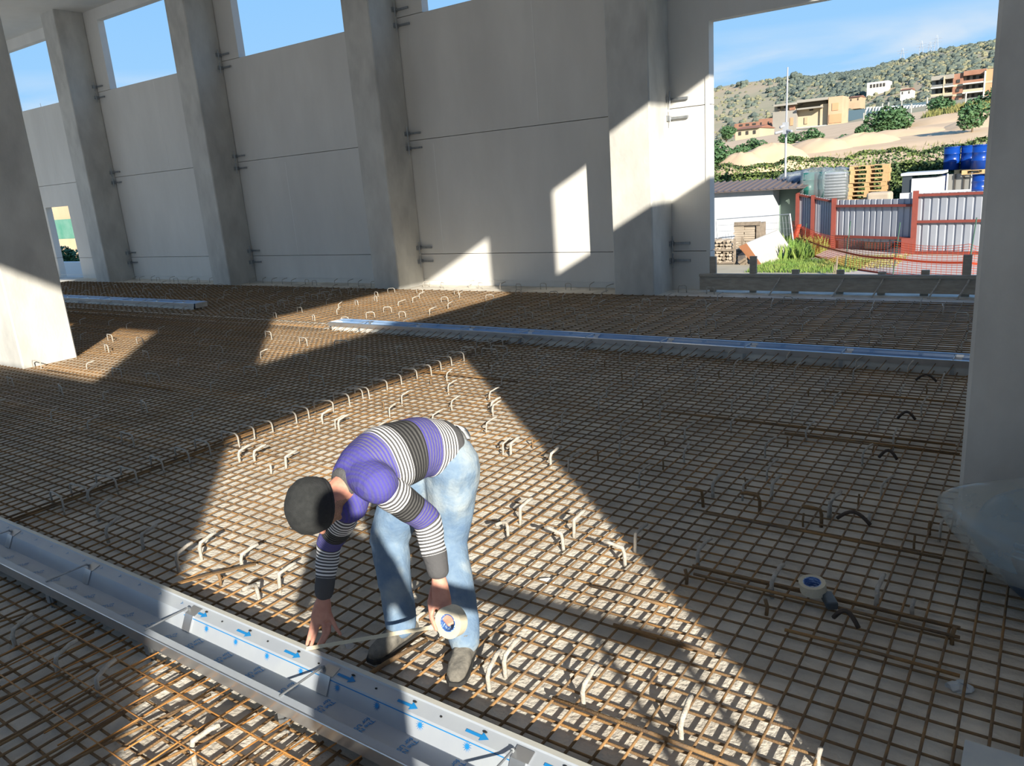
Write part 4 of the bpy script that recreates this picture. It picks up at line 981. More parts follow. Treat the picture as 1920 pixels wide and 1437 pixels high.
fig = bush_proto('fig_bush', 'bush', 1500, .12, 11)
spots = [  # px, py of the foot, Y, size, label
    (1820, 277, 47, .80, 'round young fig tree alone on the sandy bank at right'), (1684, 258, 58, 1.15, 'broad fig bush in the middle of the sandy bank'),
    (1660, 252, 56, 1.0, 'left half of the broad fig bush group on the sandy bank'), (1757, 226, 66, 1.1, 'fig bush below the brick apartment block'), (1858, 220, 66, 1.1, 'fig bush at the right edge beside the dark column'),
    (1584, 281, 48, .62, 'small fig bush between two sand mounds'), (1620, 264, 55, .65, 'low fig bush left of the broad group'), (1522, 275, 60, .75, 'fig bush in front of the white garage wall'),
    (1475, 279, 60, .8, 'fig bush behind the camera pole'), (1410, 293, 50, .75, 'fig bush on the left of the bank'), (1388, 299, 46, .55, 'low fig bush above the left mound'), (1348, 316, 42, .85, 'large fig bush at the left jamb of the opening'), (1338, 322, 41, .8, 'fig bush half hidden by the left jamb'),
    (1362, 262, 75, .9, 'spiky palm like bush by the small tiled house')]
for i, (px_, py_, Y, s_, lab) in enumerate(spots):
    p = PY(px_, py_, Y); z = ground_z(p[0], Y)
    if i == 0: fig.location = (p[0], Y, z); fig.scale = (s_,) * 3; fig['label'] = lab; fig['group'] = 'fig bushes on the bank'
    else: dup(fig, (p[0], Y, p[2] - .15), i * 1.3, lab, 'fig bushes on the bank', (s_ * random.uniform(1, 1.25), s_, s_ * random.uniform(.8, 1)))
# bush beyond the low doorway
p = PY(118, 480, 20); dup(fig, (p[0], 20, -1.1), 0, 'green shrub seen through the low doorway at far left', 'fig bushes on the bank', (1.2, 1, .8))

# sand mounds
def mound(px_, py_, Y, rx, h, lab):
    p = PY(px_, py_, Y); q = MB(); nn = 24; r = random.Random(int(px_)); vs = []; z0 = min(p[2], 99) - .35
    for k in range(9):
        f = k / 8
        for j in range(nn):
            a = 2 * PI * j / nn; rr = rx * 1.25 * (1 - f) ** .8 * (1 + .10 * math.sin(3 * a + px_) + .05 * r.uniform(-1, 1))
            vs.append((p[0] + rr * math.cos(a), Y + rr * .8 * math.sin(a), z0 + (h + .35) * math.sin(f * PI / 2) ** 1.1 * (1 + .05 * r.uniform(-1, 1))))
    fs = [(k * nn + j, k * nn + (j + 1) % nn, (k + 1) * nn + (j + 1) % nn, (k + 1) * nn + j) for k in range(8) for j in range(nn)] + [tuple(8 * nn + j for j in range(nn))]
    q.add(vs, fs); solo(q, 'sand_mound', 'sand', lab, 'mound', (p[0], Y, z0), 'sand mounds', True)
mound(1393, 318, 41, 1.5, .85, 'leftmost low sand mound above the hedge'); mound(1448, 312, 42.5, 2.0, 1.15, 'second sand mound, behind the foot of the camera pole')
mound(1538, 300, 47, 2.6, 1.15, 'wide sand mound right of the camera pole'); mound(1618, 292, 48, 2.6, 1.2, 'sand mound above the wooden pallets')
mound(1700, 285, 52, 4.5, 1.3, 'long sand mound left of the lone fig tree'); mound(1860, 268, 52, 4.5, 1.4, 'sand mound right of the lone fig tree'); mound(1790, 258, 60, 5.5, 1.5, 'broad sand mound under the yellow grass')
# dry grass on the bank
def patch(x0, x1, y0, y1, n_, h, seed, zf):
    r = random.Random(seed); q = MB()
    for _ in range(n_):
        x, y = r.uniform(x0, x1), r.uniform(y0, y1); z = zf(x, y); hh = h * r.uniform(.5, 1.2); a = r.uniform(0, PI); w = hh * .12
        dx, dy = math.cos(a) * w, math.sin(a) * w; lx, ly = r.uniform(-.4, .4) * hh, r.uniform(-.4, .4) * hh
        q.add([(x - dx, y - dy, z), (x + dx, y + dy, z), (x + lx, y + ly, z + hh)], [(0, 1, 2)])
    return q
dry = mat('dry yellow grass', (.30, .24, .08), .9, (.15, .18, .05), .3)
for nm, a, lab in (('dry_grass', (-8, 0, 60, 70, 3500, .38, 4), 'dry yellow grass below the brick apartment block'), ('dry_grass', (-16, 0, 39.5, 44, 1500, .22, 5), 'thin dry grass along the top of the hedge')):
    o = patch(*a, lambda x, y: ground_z(x, y) - .05 + (.35 if y > 50 else 0)).build(nm, dry); tag(o, lab, 'grass', kind='stuff')

# yard: grass, weeds
c0 = P(1500, 480, G)
def gz(x, y): return G
r_ = random.Random(2)
o = patch(c0[0] - 1.4, c0[0] + .6, c0[1] - 1.5, c0[1] + 3.0, 1500, .55, 1, gz).build('tall_grass', 'grass'); tag(o, 'tall bright green grass beside the leaning cream board', 'grass', kind='stuff')
c0 = P(1545, 500, G); o = patch(c0[0] - 2.2, c0[0] + 1.3, c0[1] - 1.6, c0[1] + 1.6, 5200, .13, 2, gz).build('low_grass', 'grass'); tag(o, 'low green weeds on the ground before the orange netting', 'grass', kind='stuff')
c0 = P(1620, 492, G); o = patch(c0[0] - 1.2, c0[0] + 1.2, c0[1] - 1.8, c0[1] + 1.6, 2400, .13, 3, gz).build('red_weeds', 'weed'); tag(o, 'reddish creeping weeds behind the orange netting', 'weeds', kind='stuff')

# corrugated fence
def sheet(a, b, z0, z1, parent, name='sheet', pitch=.24, depth=.035, m='fence'):
    z0b, z1b = z0, z1
    if hasattr(z0, '__len__'): (z0, z0b), (z1, z1b) = z0, z1
    a, b = V((a[0], a[1], 0)), V((b[0], b[1], 0)); d = b - a; L = d.length; d.normalize(); n_ = V((-d.y, d.x, 0)); q = MB(); pts = []
    k = 0.0
    while k < L - .01:
        for t, o_ in ((0, 0), (.62, 0), (.70, 1), (.90, 1), (.98, 0)):
            s_ = k + t * pitch
            if s_ <= L + .001: pts.append(a + d * s_ - n_ * depth * o_ * -1)
        k += pitch
    pts.append(b + d * .004)
    F_ = [(p - a).dot(d) / L for p in pts]
    vs = [(p.x, p.y, z0 + (z0b - z0) * f_) for p, f_ in zip(pts, F_)] + [(p.x, p.y, z1 + (z1b - z1) * f_) for p, f_ in zip(pts, F_)]; m_ = len(pts)
    q.add(vs, [(i, i + 1, m_ + i + 1, m_ + i) for i in range(m_ - 1)]); return q.build(name, m, parent)
def beam(a, b, w, parent, name, m='redpost'):
    a, b = V(a), V(b); d = (b - a).normalized(); u = d.cross(V((0, 0, 1)) if abs(d.z) < .9 else V((0, 1, 0))).normalized() * w / 2; v = d.cross(u).normalized() * w / 2
    q = MB(); q.add([a - u - v, a + u - v, a + u + v, a - u + v, b - u - v, b + u - v, b + u + v, b - u + v], [(0, 3, 2, 1), (4, 5, 6, 7), (0, 1, 5, 4), (1, 2, 6, 5), (2, 3, 7, 6), (3, 0, 4, 7)])
    return q.build(name, m, parent)
def fence(label, a, b, z0, z1, nsheet, rails, posts, pitch=.25):
    t = thing('corrugated_fence', label, 'fence', ((a[0] + b[0]) / 2, (a[1] + b[1]) / 2, G), 'corrugated yard fences'); a = np.array(a[:2]); b = np.array(b[:2])
    for i in range(nsheet): sheet(a + (b - a) * i / nsheet, a + (b - a) * (i + 1) / nsheet, z0, z1, t, pitch=pitch)
    fr = (b - a) / np.linalg.norm(b - a); off = np.array([fr[1], -fr[0]]) * .06
    for z in rails: beam((*(a + off), z), (*(b + off), z), .09, t, 'rail')
    for f, zt, w in posts:
        p = a + (b - a) * f + off * 1.3; beam((p[0], p[1], G), (p[0], p[1], zt), w, t, 'post')
    return t
p1 = P(1562, 469, G); p2 = P(1712, 476, G); p3 = P(1860, 479, G); pg = P(1496, 428, G)
fence('long grey corrugated fence between the corner post and the big red post', p1, p2, G + .38, .45, 3, (G + .55, .22), ())
fence('grey corrugated fence right of the big red post, with a middle red rail', p2, (p3[0] + 1.5, p3[1], 0), G + .1, .62, 3, (G + .05, -.36, .56), ((0, .72, .17),), .27)
gt = thing('corrugated_gate', 'receding corrugated gate with red frame between the shed and the corner post', 'gate', (-8.5, 32.9, G), 'corrugated yard fences')
ga = PY(1494, 400, 33.35); zb0, zt0 = PY(1496, 424, 33.35)[2], PY(1496, 362, 33.35)[2]; gb = np.array(p1[:2])
for i in range(4):
    f0, f1 = i / 4, (i + 1) / 4; L0 = ga[:2] + (gb - ga[:2]) * f0; L1 = ga[:2] + (gb - ga[:2]) * f1; lb_ = lambda f: zb0 + (G + .2 - zb0) * f; lt_ = lambda f: zt0 + (.45 - zt0) * f
    sheet(L0, L1, (lb_(f0), lb_(f1)), (lt_(f0), lt_(f1)), gt, pitch=.115, depth=.02)
for z_a, z_b in ((zb0 + .05, G + .3), (zt0 - .06, .38)): beam((ga[0], ga[1] - .06, z_a), (gb[0], gb[1] - .06, z_b), .07, gt, 'rail')
for f in (.03, .45, 1.0):
    x_, y_ = ga[:2] + (gb - ga[:2]) * f; beam((x_, y_ - .08, G), (x_, y_ - .08, zt0 + (.5 - zt0) * f + .02), .13 if f < 1 else .16, gt, 'post')
beam((ga[0] + 1.0, ga[1] - .2, G + .2), (ga[0] + .72, ga[1] - .08, zt0 - .2), .05, gt, 'prop', 'dark')
q = MB(); q.box((p2[0] - .38, p2[1] - .22, G), (p2[0] + .0, p2[1] + .0, G + .58)); solo(q, 'gate_stop', 'redpost', 'red steel stop box at the foot of the big red post', 'post foot', (p2[0] - .2, p2[1], G))
# orange netting with posts
def net(label, pts, h, nh=14, sag=.1):
    t = thing('safety_net', label, 'netting', (*np.mean([p[:2] for p in pts], axis=0), G)); q = MB()
    P_ = []
    for a, b in zip(pts, pts[1:]):
        k = max(2, int(np.linalg.norm(np.array(b[:2]) - np.array(a[:2])) / .14))
        for i in range(k): f = i / k; P_.append((a[0] + (b[0] - a[0]) * f, a[1] + (b[1] - a[1]) * f, -sag * 4 * f * (1 - f)))
    P_.append((*pts[-1][:2], 0))
    def ln(A, B, w):
        A, B = V(A), V(B); d = (B - A).normalized(); u = V((0, 0, 1)) * w if abs(d.z) < .7 else V((d.y, -d.x, 0)).normalized() * w if abs(d.x) + abs(d.y) > .01 else V((1, 0, 0)) * w
        q.add([A - u, B - u, B + u, A + u], [(0, 1, 2, 3)])
    for k in range(nh + 1):
        z = G + .05 + (h - .05) * k / nh; w = .035 if k in (0, nh // 2) else .007
        for a, b in zip(P_, P_[1:]): ln((a[0], a[1], z + a[2] * k / nh), (b[0], b[1], z + b[2] * k / nh), w)
    for a in P_[::1]: ln((a[0], a[1], G + .05), (a[0], a[1], G + h + a[2]), .005)
    tag(q.build('mesh', 'net', t), kind='stuff'); return t
n0, n1, n2, n3, n4 = P(1484, 468, G), P(1505, 474, G), P(1584, 505, G), P(1674, 519, G), P(1812, 530, G)
nt_ = net('long sagging orange safety netting in front of the corrugated fence', [n0, n1, n2, n3, n4, P(1870, 530, G)], 1.05)
for p, l in ((n1, 1.15), (n2, 1.55), (n3, 1.6), (n4, 1.75)):
    q = MB(); q.tube([(p[0], p[1], G), (p[0] + .12, p[1], G + l)], .018, 6); q.build('net_post', 'greenpost', nt_)
net('bunched orange netting hanging behind the tall grass', [P(1450, 462, G), P(1468, 458, G), P(1490, 466, G)], 1.15, 18)
q = MB(); a = P(1484, 470, G); q.loft([(V(a), V((.16, 0, 0)), V((0, .08, 0))), (V(a) + V((.10, 0, .5)), V((.13, 0, 0)), V((0, .1, 0))), (V(a) + V((.28, 0, 1.05)), V((.10, 0, 0)), V((0, .06, 0)))], 14); solo(q, 'net_roll', 'net', 'thick folded roll of orange netting at the end of the fence', 'netting', tuple(a), smooth=True)
a = P(1567, 517, G); q = MB(); q.tube([(a[0], a[1], G), (a[0] + .03, a[1], G + .62)], .03, 5); q.tube([(a[0] - .08, a[1], G), (a[0] - .03, a[1], G + .35)], .02, 5)
solo(q, 'wooden_stake', 'oldwood', 'short pale wooden stake standing behind the form board', 'stake', (a[0], a[1], G))

# white shed with trapezoid roof
sl, sr = P(1325, 425, G), P(1449, 437, G); sb = P(1496, 420, G)
sh = thing('shed', 'low white shed with a brown ribbed roof at the left of the yard', 'shed', (sl[0] + 2, sl[1], G))
yA = 33.0; xa_ = PY(1325, 400, yA)[0]; xb_ = PY(1449, 400, yA)[0]; xc_ = PY(1493, 380, yA + .5)[0]
ztl = PY(1449, 355, yA)[2]
q = MB(); q.box((xa_ - 3, yA, G), (xb_, yA + .15, ztl)); q.build('front_wall', 'shedwall', sh)
q = MB(); q.box((xb_, yA + .9, G), (xc_ + .3, yA + 1.05, ztl)); q.build('recessed_wall', 'shedgreen', sh)
q = MB(); q.box((xb_ - .12, yA + .15, G), (xb_, yA + .9, ztl)); q.build('return_wall', 'shedwall', sh)
for i in range(24):
    x = xa_ - 1.2 + i * .3
    if x > xc_ + .25: break
    q = MB(); q.add([(x, yA - .35, ztl + .02), (x + .30, yA - .35, ztl + .02), (x + .30, yA + 2.2, ztl + .36), (x, yA + 2.2, ztl + .36), (x, yA - .35, ztl - .02), (x + .30, yA - .35, ztl - .02), (x + .30, yA + 2.2, ztl + .32), (x, yA + 2.2, ztl + .32)],
                    [(0, 1, 2, 3), (7, 6, 5, 4), (0, 4, 5, 1), (1, 5, 6, 2), (2, 6, 7, 3), (3, 7, 4, 0)])
    q.add([(x, yA - .37, ztl + .02), (x + .09, yA - .37, ztl + .02), (x + .07, yA - .37, ztl + .08), (x + .02, yA - .37, ztl + .08), (x, yA + 2.2, ztl + .36), (x + .09, yA + 2.2, ztl + .36), (x + .07, yA + 2.2, ztl + .42), (x + .02, yA + 2.2, ztl + .42)],
          [(0, 1, 2, 3), (7, 6, 5, 4), (0, 4, 5, 1), (1, 5, 6, 2), (2, 6, 7, 3), (3, 7, 4, 0)])
    q.build('roof_sheet', 'shedroof', sh)
# wire fence panel leaning before the shed
A, B = P(1378, 468, G), P(1494, 452, G); A = A * 1.0; wf_ = thing('wire_panel', 'galvanised mesh fence panel standing before the white shed', 'fence panel', ((A[0] + B[0]) / 2, A[1], G))
A, B = V((A[0], 31.2, G)), V((PY(1491, 430, 31.6)[0], 31.6, G)); H_ = 1.45
q = MB(); q.tube([A, A + V((-.12, 0, H_))], .025, 6); q.tube([B, B + V((-.22, 0, H_ + .1))], .035, 6); q.tube([A + V((-.12, 0, H_)), B + V((-.22, 0, H_ + .08))], .018, 6); q.build('frame', 'zinc', wf_)
q = MB()
for i in range(1, 26): f = i / 26; a = A.lerp(B, f); q.tube([a, a + V((-.15, 0, H_))], .005, 4, False)
for i in range(1, 6): q.tube([A + V((-.1 * i / 6, 0, H_ * i / 6)), B + V((-.18 * i / 6, 0, H_ * i / 6))], .005, 4, False)
tag(q.build('wires', 'zinc', wf_), kind='stuff')
# stone slabs on a pallet, crate of logs, leaning board and rubble
c = P(1402, 480, G); cy_ = 30.2; cx_ = PY(1402, 430, cy_)[0]
st_ = thing('stone_pallet', 'pallet stacked with flat tan stone slabs before the shed', 'stone stack', (cx_, cy_, G))
for i in range(11):
    for k in range(2):
        z = G + .35 + i * .085; q = MB(); x = cx_ - .42 + k * .42 + random.uniform(-.03, .03)
        q.box((x, cy_ - .35 + random.uniform(-.04, .04), z), (x + .40, cy_ + .35, z + .075)); q.build('stone_slab', 'stone', st_)
q = MB(); [q.box((cx_ - .5 + i * .45, cy_ - .4, G), (cx_ - .4 + i * .45, cy_ + .4, G + .25)) for i in range(3)]; q.box((cx_ - .5, cy_ - .4, G + .25), (cx_ + .5, cy_ + .4, G + .33)); q.build('pallet', 'oldwood', st_)
q = MB(); q.box((cx_ + .45, cy_ - .38, G + .3), (cx_ + .58, cy_ + .4, G + 1.35)); q.box((cx_ - .4, cy_ - .42, G + 1.28), (cx_ + .62, cy_ - .36, G + 1.42)); q.build('crate_side', 'oldwood', st_)
lx, ly = P(1355, 493, G)[:2]; lc = thing('log_crate', 'crate filled with short firewood logs at the left jamb of the opening', 'firewood crate', (lx, ly, G))
r = random.Random(5)
for i in range(62):
    x = lx - .55 + (i % 9) * .125 + r.uniform(-.03, .03); z = G + .09 + (i // 9) * .125
    q = MB(); q.tube([(x, ly - .45 + r.uniform(-.05, .05), z), (x + r.uniform(-.04, .04), ly + .35, z + r.uniform(-.03, .03))], r.uniform(.045, .066), 7); q.build('log', 'stone' if i % 3 else 'oldwood', lc)
for x in (lx - .66, lx + .62):
    for y in (ly - .45, ly + .4): q = MB(); q.box((x - .04, y - .03, G), (x + .04, y + .03, G + .95)); q.build('crate_post', 'oldwood', lc)
for z in (.03, .5): q = MB(); q.box((lx - .68, ly - .5, G + z), (lx + .66, ly - .47, G + z + .07)); q.build('crate_rail', 'oldwood', lc)
ba, bb = P(1428, 496, G), P(1450, 480, G)
bd = thing('leaning_board', 'cream board with a brown edge leaning over the rubble', 'board', tuple((ba + bb) / 2))
a0 = V(ba); a1 = V((ba[0] + .75, ba[1] + 2.0, G)); upv = V((-.62, -.10, .92)); 
q = MB(); t_ = V((.07, -.03, 0)); q.add([a0, a1, a1 + upv * 1.15, a0 + upv * .85, a0 - t_, a1 - t_, a1 + upv * 1.15 - t_, a0 + upv * .85 - t_], [(3, 2, 1, 0), (4, 5, 6, 7), (0, 1, 5, 4), (1, 2, 6, 5), (2, 3, 7, 6), (3, 0, 4, 7)]); q.build('face', 'cream', bd)
q = MB(); w_ = V((-.30, .0, .0)); q.add([a0 + V((-.01, -.02, 0)), a0 + upv * .85 + V((-.01, -.02, 0)), a0 + upv * .85 + V((-.30, .0, -.12)), a0 + w_, a0 + V((-.01, .02, 0)), a0 + upv * .85 + V((-.01, .02, 0)), a0 + upv * .85 + V((-.30, .04, -.12)), a0 + w_ + V((0, .04, 0))],
    [(0, 1, 2, 3), (7, 6, 5, 4), (0, 4, 5, 1), (1, 5, 6, 2), (2, 6, 7, 3), (3, 7, 4, 0)]); q.build('edge_board', 'brown', bd)
for i, (px_, py_, w, h, lab) in enumerate(((1388, 478, .35, .55, 'tilted timber offcut in the rubble between logs and board'), (1400, 486, .4, .35, 'dark rubble block under the leaning board'), (1412, 470, .5, .6, 'broken pallet pieces behind the leaning board'), (1395, 495, .25, .2, 'low rubble lump before the leaning board'))):
    p = P(px_, py_, G); q = MB(); T = Matrix.Translation((p[0], p[1], G + h * .5)) @ Matrix.Rotation(.5 * (i - 1), 4, 'Y') @ Matrix.Rotation(.7 * i, 4, 'Z')
    for k in range(4): q.box((-w, -.25 + k * .13, -h * .5), (w, -.16 + k * .13, -h * .5 + .1 + k * .08), T)
    solo(q, 'timber_scrap', 'oldwood', lab, 'rubble', (p[0], p[1], G))
for px_, py_, hh, lab in ((1331, 463, .5, 'yellow plastic crate at the left jamb'), (1345, 455, .55, 'round white sack behind the yellow crate'), (1381, 445, .7, 'blue can beside the stone pallet')):
    p = P(px_, py_, G); p = V((PY(px_, py_, 30.5)[0], 30.5, G)); q = MB()
    if 'sack' in lab: q.ball(p + V((0, 0, hh * .5)), (.3, .28, hh * .5), 14, 8)
    elif 'can' in lab: q.tube([p, p + V((0, 0, hh))], .16, 14); q.tube([p + V((0, 0, hh)), p + V((0, 0, hh + .08))], [.16, .05], 14)
    else: q.box((p.x - .3, p.y - .2, G), (p.x + .15, p.y + .2, G + hh)); q.box((p.x - .33, p.y - .23, G + hh), (p.x + .18, p.y + .23, G + hh + .06))
    solo(q, 'plastic_crate' if 'crate' in lab and 'sack' not in lab else ('sack' if 'sack' in lab else 'can'), 'yellow' if 'yellow plastic' in lab else ('sackw' if 'sack' in lab else 'blue'), lab, 'container', tuple(p))

# stack of wooden pallets
def pallet():
    t = thing('pallet', 'x', 'pallet', (0, 0, 0), 'stack of wooden pallets behind the fence')
    for k in range(5): q = MB(); q.box((-.6, -.4 + k * .175, .122), (.6, -.30 + k * .175, .144)); q.build('deck_board', 'wood', t)
    for k in range(3): q = MB(); q.box((-.6, -.4 + k * .35, .0), (.6, -.3 + k * .35, .022)); q.build('runner', 'wood', t)
    for i in range(3):
        for k in range(3): q = MB(); q.box((-.6 + i * .527, -.4 + k * .35, .022), (-.454 + i * .527, -.3 + k * .35, .122)); q.build('block', 'wood', t)
    return t
pp = pallet(); pc = PY(1628, 340, 33.6); names = ['lowest', 'second', 'third', 'fourth', 'fifth', 'sixth', 'seventh', 'eighth', 'ninth', 'tenth', 'eleventh', 'twelfth']
ztop = PY(1628, 310, 33.2)[2]
nP = 12; sc_p = 1.12
for i in range(nP):
    z = ztop - .162 - (nP - 1 - i) * .162; loc = (pc[0] + .004 * i + random.uniform(-.03, .03), 33.7 + random.uniform(-.03, .03), z); lab = ('topmost' if i == nP - 1 else names[i] + ' from the ground') + ' wooden pallet in the tall stack behind the fence'
    if i == 0: pp.location = loc; pp['label'] = lab; pp.scale = (sc_p,) * 3
    else: dup(pp, loc, random.uniform(-.03, .03), lab, scale=(sc_p,) * 3)
q = MB(); q.box((pc[0] - .9, 33.0, G), (pc[0] + .9, 34.4, ztop - .162 * nP)); solo(q, 'concrete_plinth', 'conc', 'low plinth carrying the stack of pallets behind the fence', 'plinth', (pc[0], 33.7, G))
# wrapped pallets of drums and sacks
def wrapped(px_, Y, w, kind, lab, htop):
    x = PY(px_, 350, Y)[0]; zt = PY(px_, htop, Y)[2]; t = thing('wrapped_pallet', lab, 'wrapped goods', (x, Y, G), 'shrink wrapped pallets')
    q = MB(); q.box((x - w / 2, Y - .5, G), (x + w / 2, Y + .5, zt - 1.15)); q.build('base', 'oldwood', t)
    if kind == 'sack':
        for k in range(9): q = MB(); q.ball((x, Y, zt - 1.08 + k * .115), (w / 2 * .98, .5, .07), 16, 6); q.build('sack_layer', 'sackw', t)
    else:
        for i in range(2):
            for j in range(2):
                q = MB(); cx = x - w / 4 + i * w / 2; cy = Y - .27 + j * .54; rr = w / 4 * .96
                q.tube([(cx, cy, zt - 1.14), (cx, cy, zt - .8), (cx, cy, zt - .79), (cx, cy, zt - .77), (cx, cy, zt - .76), (cx, cy, zt - .4), (cx, cy, zt - .39), (cx, cy, zt - .37), (cx, cy, zt - .36), (cx, cy, zt - .1)], [rr, rr, rr * 1.05, rr * 1.05, rr, rr, rr * 1.05, rr * 1.05, rr, rr], 16); q.build('drum', kind, t, True)
    q = MB(); r = np.random.RandomState(int(px_)); st = []
    for f in (0, .3, .6, .85, .95, 1.0): s_ = 1.04 if f < .86 else (.9 if f < .96 else .45); st.append(((x, Y, zt - 1.18 + 1.22 * f), V((w / 2 * s_ * 1.02, 0, 0)), V((0, .53 * s_, 0))))
    q.loft(st, 36, 5); q.v = [(a + r.uniform(-.03, .03), b + r.uniform(-.03, .03), c + (r.uniform(-.05, .08) if c > zt - .2 else 0)) for a, b, c in q.v]; q.build('film_wrap', 'wrap', t, True)
wrapped(1484, 35.9, .9, 'navy', 'wrapped pallet of dark navy drums, leftmost beside the camera pole', 327); wrapped(1500, 34.6, .9, 'navy', 'wrapped pallet of navy drums, second from the camera pole', 325)
wrapped(1532, 33.8, 1.15, 'green', 'wrapped pallet of teal drums under bulging clear film', 318); wrapped(1568, 33.6, 1.05, 'sack', 'wrapped pallet of white sacks left of the wooden pallets', 318)
q = MB(); cb = PY(1649, 375, 32.6); q.box((cb[0] - .42, 32.3, G), (cb[0] + .42, 33, PY(1649, 360, 32.6)[2])); o = solo(q, 'cardboard_bundle', 'cream', 'beige wrapped bundle at the foot of the pallet stack', 'bundle', (cb[0], 32.6, G)); o.data.materials[0] = Mt['stone']; b_ = o.modifiers.new('b', 'BEVEL'); b_.width = .1; b_.segments = 3
# blue drums
def drum():
    t = thing('blue_drum', 'x', 'drum', (0, 0, 0)); r_ = .29
    q = MB(); q.tube([(0, 0, 0), (0, 0, .30), (0, 0, .31), (0, 0, .34), (0, 0, .35), (0, 0, .60), (0, 0, .61), (0, 0, .64), (0, 0, .65), (0, 0, .88)], [r_, r_, r_ * 1.05, r_ * 1.05, r_, r_, r_ * 1.05, r_ * 1.05, r_, r_], 20); q.build('body', 'blue', t, True)
    q = MB(); q.tube([(0, 0, .86), (0, 0, .9)], r_ * 1.04, 20); q.build('lid', 'blue', t); return t
d0 = drum(); dz = [PY(1800, 319, 35.2)[2], PY(1840, 361, 34.2)[2]]; first = True
xd = PY(1783, 300, 36)[0]
rows = []
for i in range(4): rows.append((xd + i * .6, 36.3, dz[0], 'upper tier, back row, %s from the left' % ['first', 'second', 'third', 'fourth'][i]))
for i in range(2): rows.append((PY(1838, 300, 34.9)[0] + i * .62, 34.9, dz[0], 'upper tier, front %s beside the dark column' % ['drum', 'hidden drum'][i]))
for i in range(2): rows.append((PY(1838, 340, 34.9)[0] + i * .62, 34.9, dz[0] - 1.06, 'lower tier, front %s beside the dark column' % ['drum', 'hidden drum'][i]))
for i in range(4): rows.append((xd + i * .6, 36.3, dz[0] - 1.06, 'lower tier, back row, %s from the left behind the truck' % ['first', 'second', 'third', 'fourth'][i]))
for i, (x, y, z, lab) in enumerate(rows):
    lab = 'blue plastic drum, ' + lab
    if i == 0: d0.location = (x, y, z); d0['label'] = lab; d0['group'] = 'blue drums stacked at right'
    else: dup(d0, (x, y, z), i, lab, 'blue drums stacked at right')
for (x, y, z, lab) in ((xd + .9, 36.3, dz[0] - .165, 'pallet between the two tiers of blue drums, back'), (PY(1838, 300, 34.9)[0] + .2, 34.9, dz[0] - .165, 'pallet between the two tiers of blue drums, front')):
    dup(pp, (x, y, z), 0, lab, 'pallets under blue drums', (1.25, 1, 1.1))
q = MB(); q.box((xd - .5, 34.3, G), (xd + 3.2, 36.9, dz[0] - 1.07)); solo(q, 'loading_dock', 'conc', 'raised plinth under the blue drums', 'plinth', (xd + 1.2, 35.6, G))
# white flatbed truck
tk = thing('flatbed_truck', 'white flatbed truck parked between pallets and blue drums', 'truck', (PY(1755, 350, 34)[0], 34, G)); yT = 33.2
def quad3(p_list, m, name, th=.04):
    q = MB(); v = [V(p) for p in p_list]; n_ = (v[1] - v[0]).cross(v[3] - v[0]).normalized() * th; q.add(v + [p + n_ for p in v], [(0, 3, 2, 1), (4, 5, 6, 7), (0, 1, 5, 4), (1, 2, 6, 5), (2, 3, 7, 6), (3, 0, 4, 7)]); return q.build(name, m, tk)
X = lambda px_, Y=yT: PY(px_, 350, Y)[0]; Zp = lambda px_, py_, Y=yT: PY(px_, py_, Y)[2]
cl, cr_ = X(1688), X(1762); zt = Zp(1700, 330); zb = G + .5
q = MB(); q.box((cl, yT, zb), (cr_ - .9, yT + 1.7, Zp(1700, 362))); q.build('cab_lower', 'truckw', tk)
q = MB(); q.box((cl + .05, yT + .05, Zp(1700, 362)), (cr_ - .95, yT + 1.65, zt + .02)); q.build('cab_glass', 'glass', tk)
q = MB(); q.box((cl, yT - .02, zt), (X(1766), yT + 1.72, zt + .10)); q.build('roof_frame', 'truckw', tk)
q = MB(); q.box((cr_ - .95, yT - .02, G + .6), (cr_, yT + 1.7, Zp(1750, 333))); q.build('side_panel', 'truckw', tk)
q = MB(); q.box((X(1764), yT + 1.6, Zp(1790, 361)), (X(1818), yT + 1.66, Zp(1790, 329))); q.build('load_board', 'truckg', tk)
for px_ in (1765, 1780, 1797, 1812):
    q = MB(); q.box((X(px_), yT + 1.55, Zp(1790, 362)), (X(px_) + .05, yT + 1.6, Zp(1790, 327))); q.build('upright', 'truckw' if px_ in (1765, 1812) else 'dark', tk)
q = MB(); q.box((cr_ - .9, yT - .1, Zp(1750, 375)), (X(1822), yT - .04, Zp(1770, 357))); q.build('drop_side', 'truckw', tk)
q = MB(); q.box((cl, yT, G + .55), (X(1822), yT + 1.7, G + .75)); q.build('bed', 'truckw', tk)
for px_ in (1700, 1805):
    q = MB(); q.tube([(X(px_), yT - .05, G + .4), (X(px_), yT + .2, G + .4)], .4, 18); q.build('wheel', 'sole', tk)
# camera pole
pb = PY(1472, 356, 34.5); pt = PY(1477, 126, 34.5); cp_ = thing('camera_pole', 'tall white pole with a cluster of security cameras', 'pole', (pb[0], 34.5, G))
q = MB(); q.tube([(pb[0], 34.5, G), (pb[0], 34.5, 3.0), (pt[0], 34.5, pt[2])], [.05, .045, .028], 10); q.build('mast', 'pole', cp_)
zc = PY(1475, 241, 34.4)[2]; q = MB(); q.box((pb[0] - .10, 34.3, zc - .22), (pb[0] + .12, 34.42, zc + .25)); q.build('junction_box', 'pole', cp_)
for dx, dz_, s_ in ((-.28, -.1, 1), (.26, -.08, -1), (-.12, .12, 1)):
    q = MB(); a = V((pb[0] + dx * .3, 34.35, zc + dz_)); b = V((pb[0] + dx * 1.25, 34.15, zc + dz_ - .06)); q.tube([a, b], .055, 8); q.tube([b, b + (b - a).normalized() * .02], .035, 8); q.build('security_camera', 'pole', cp_)

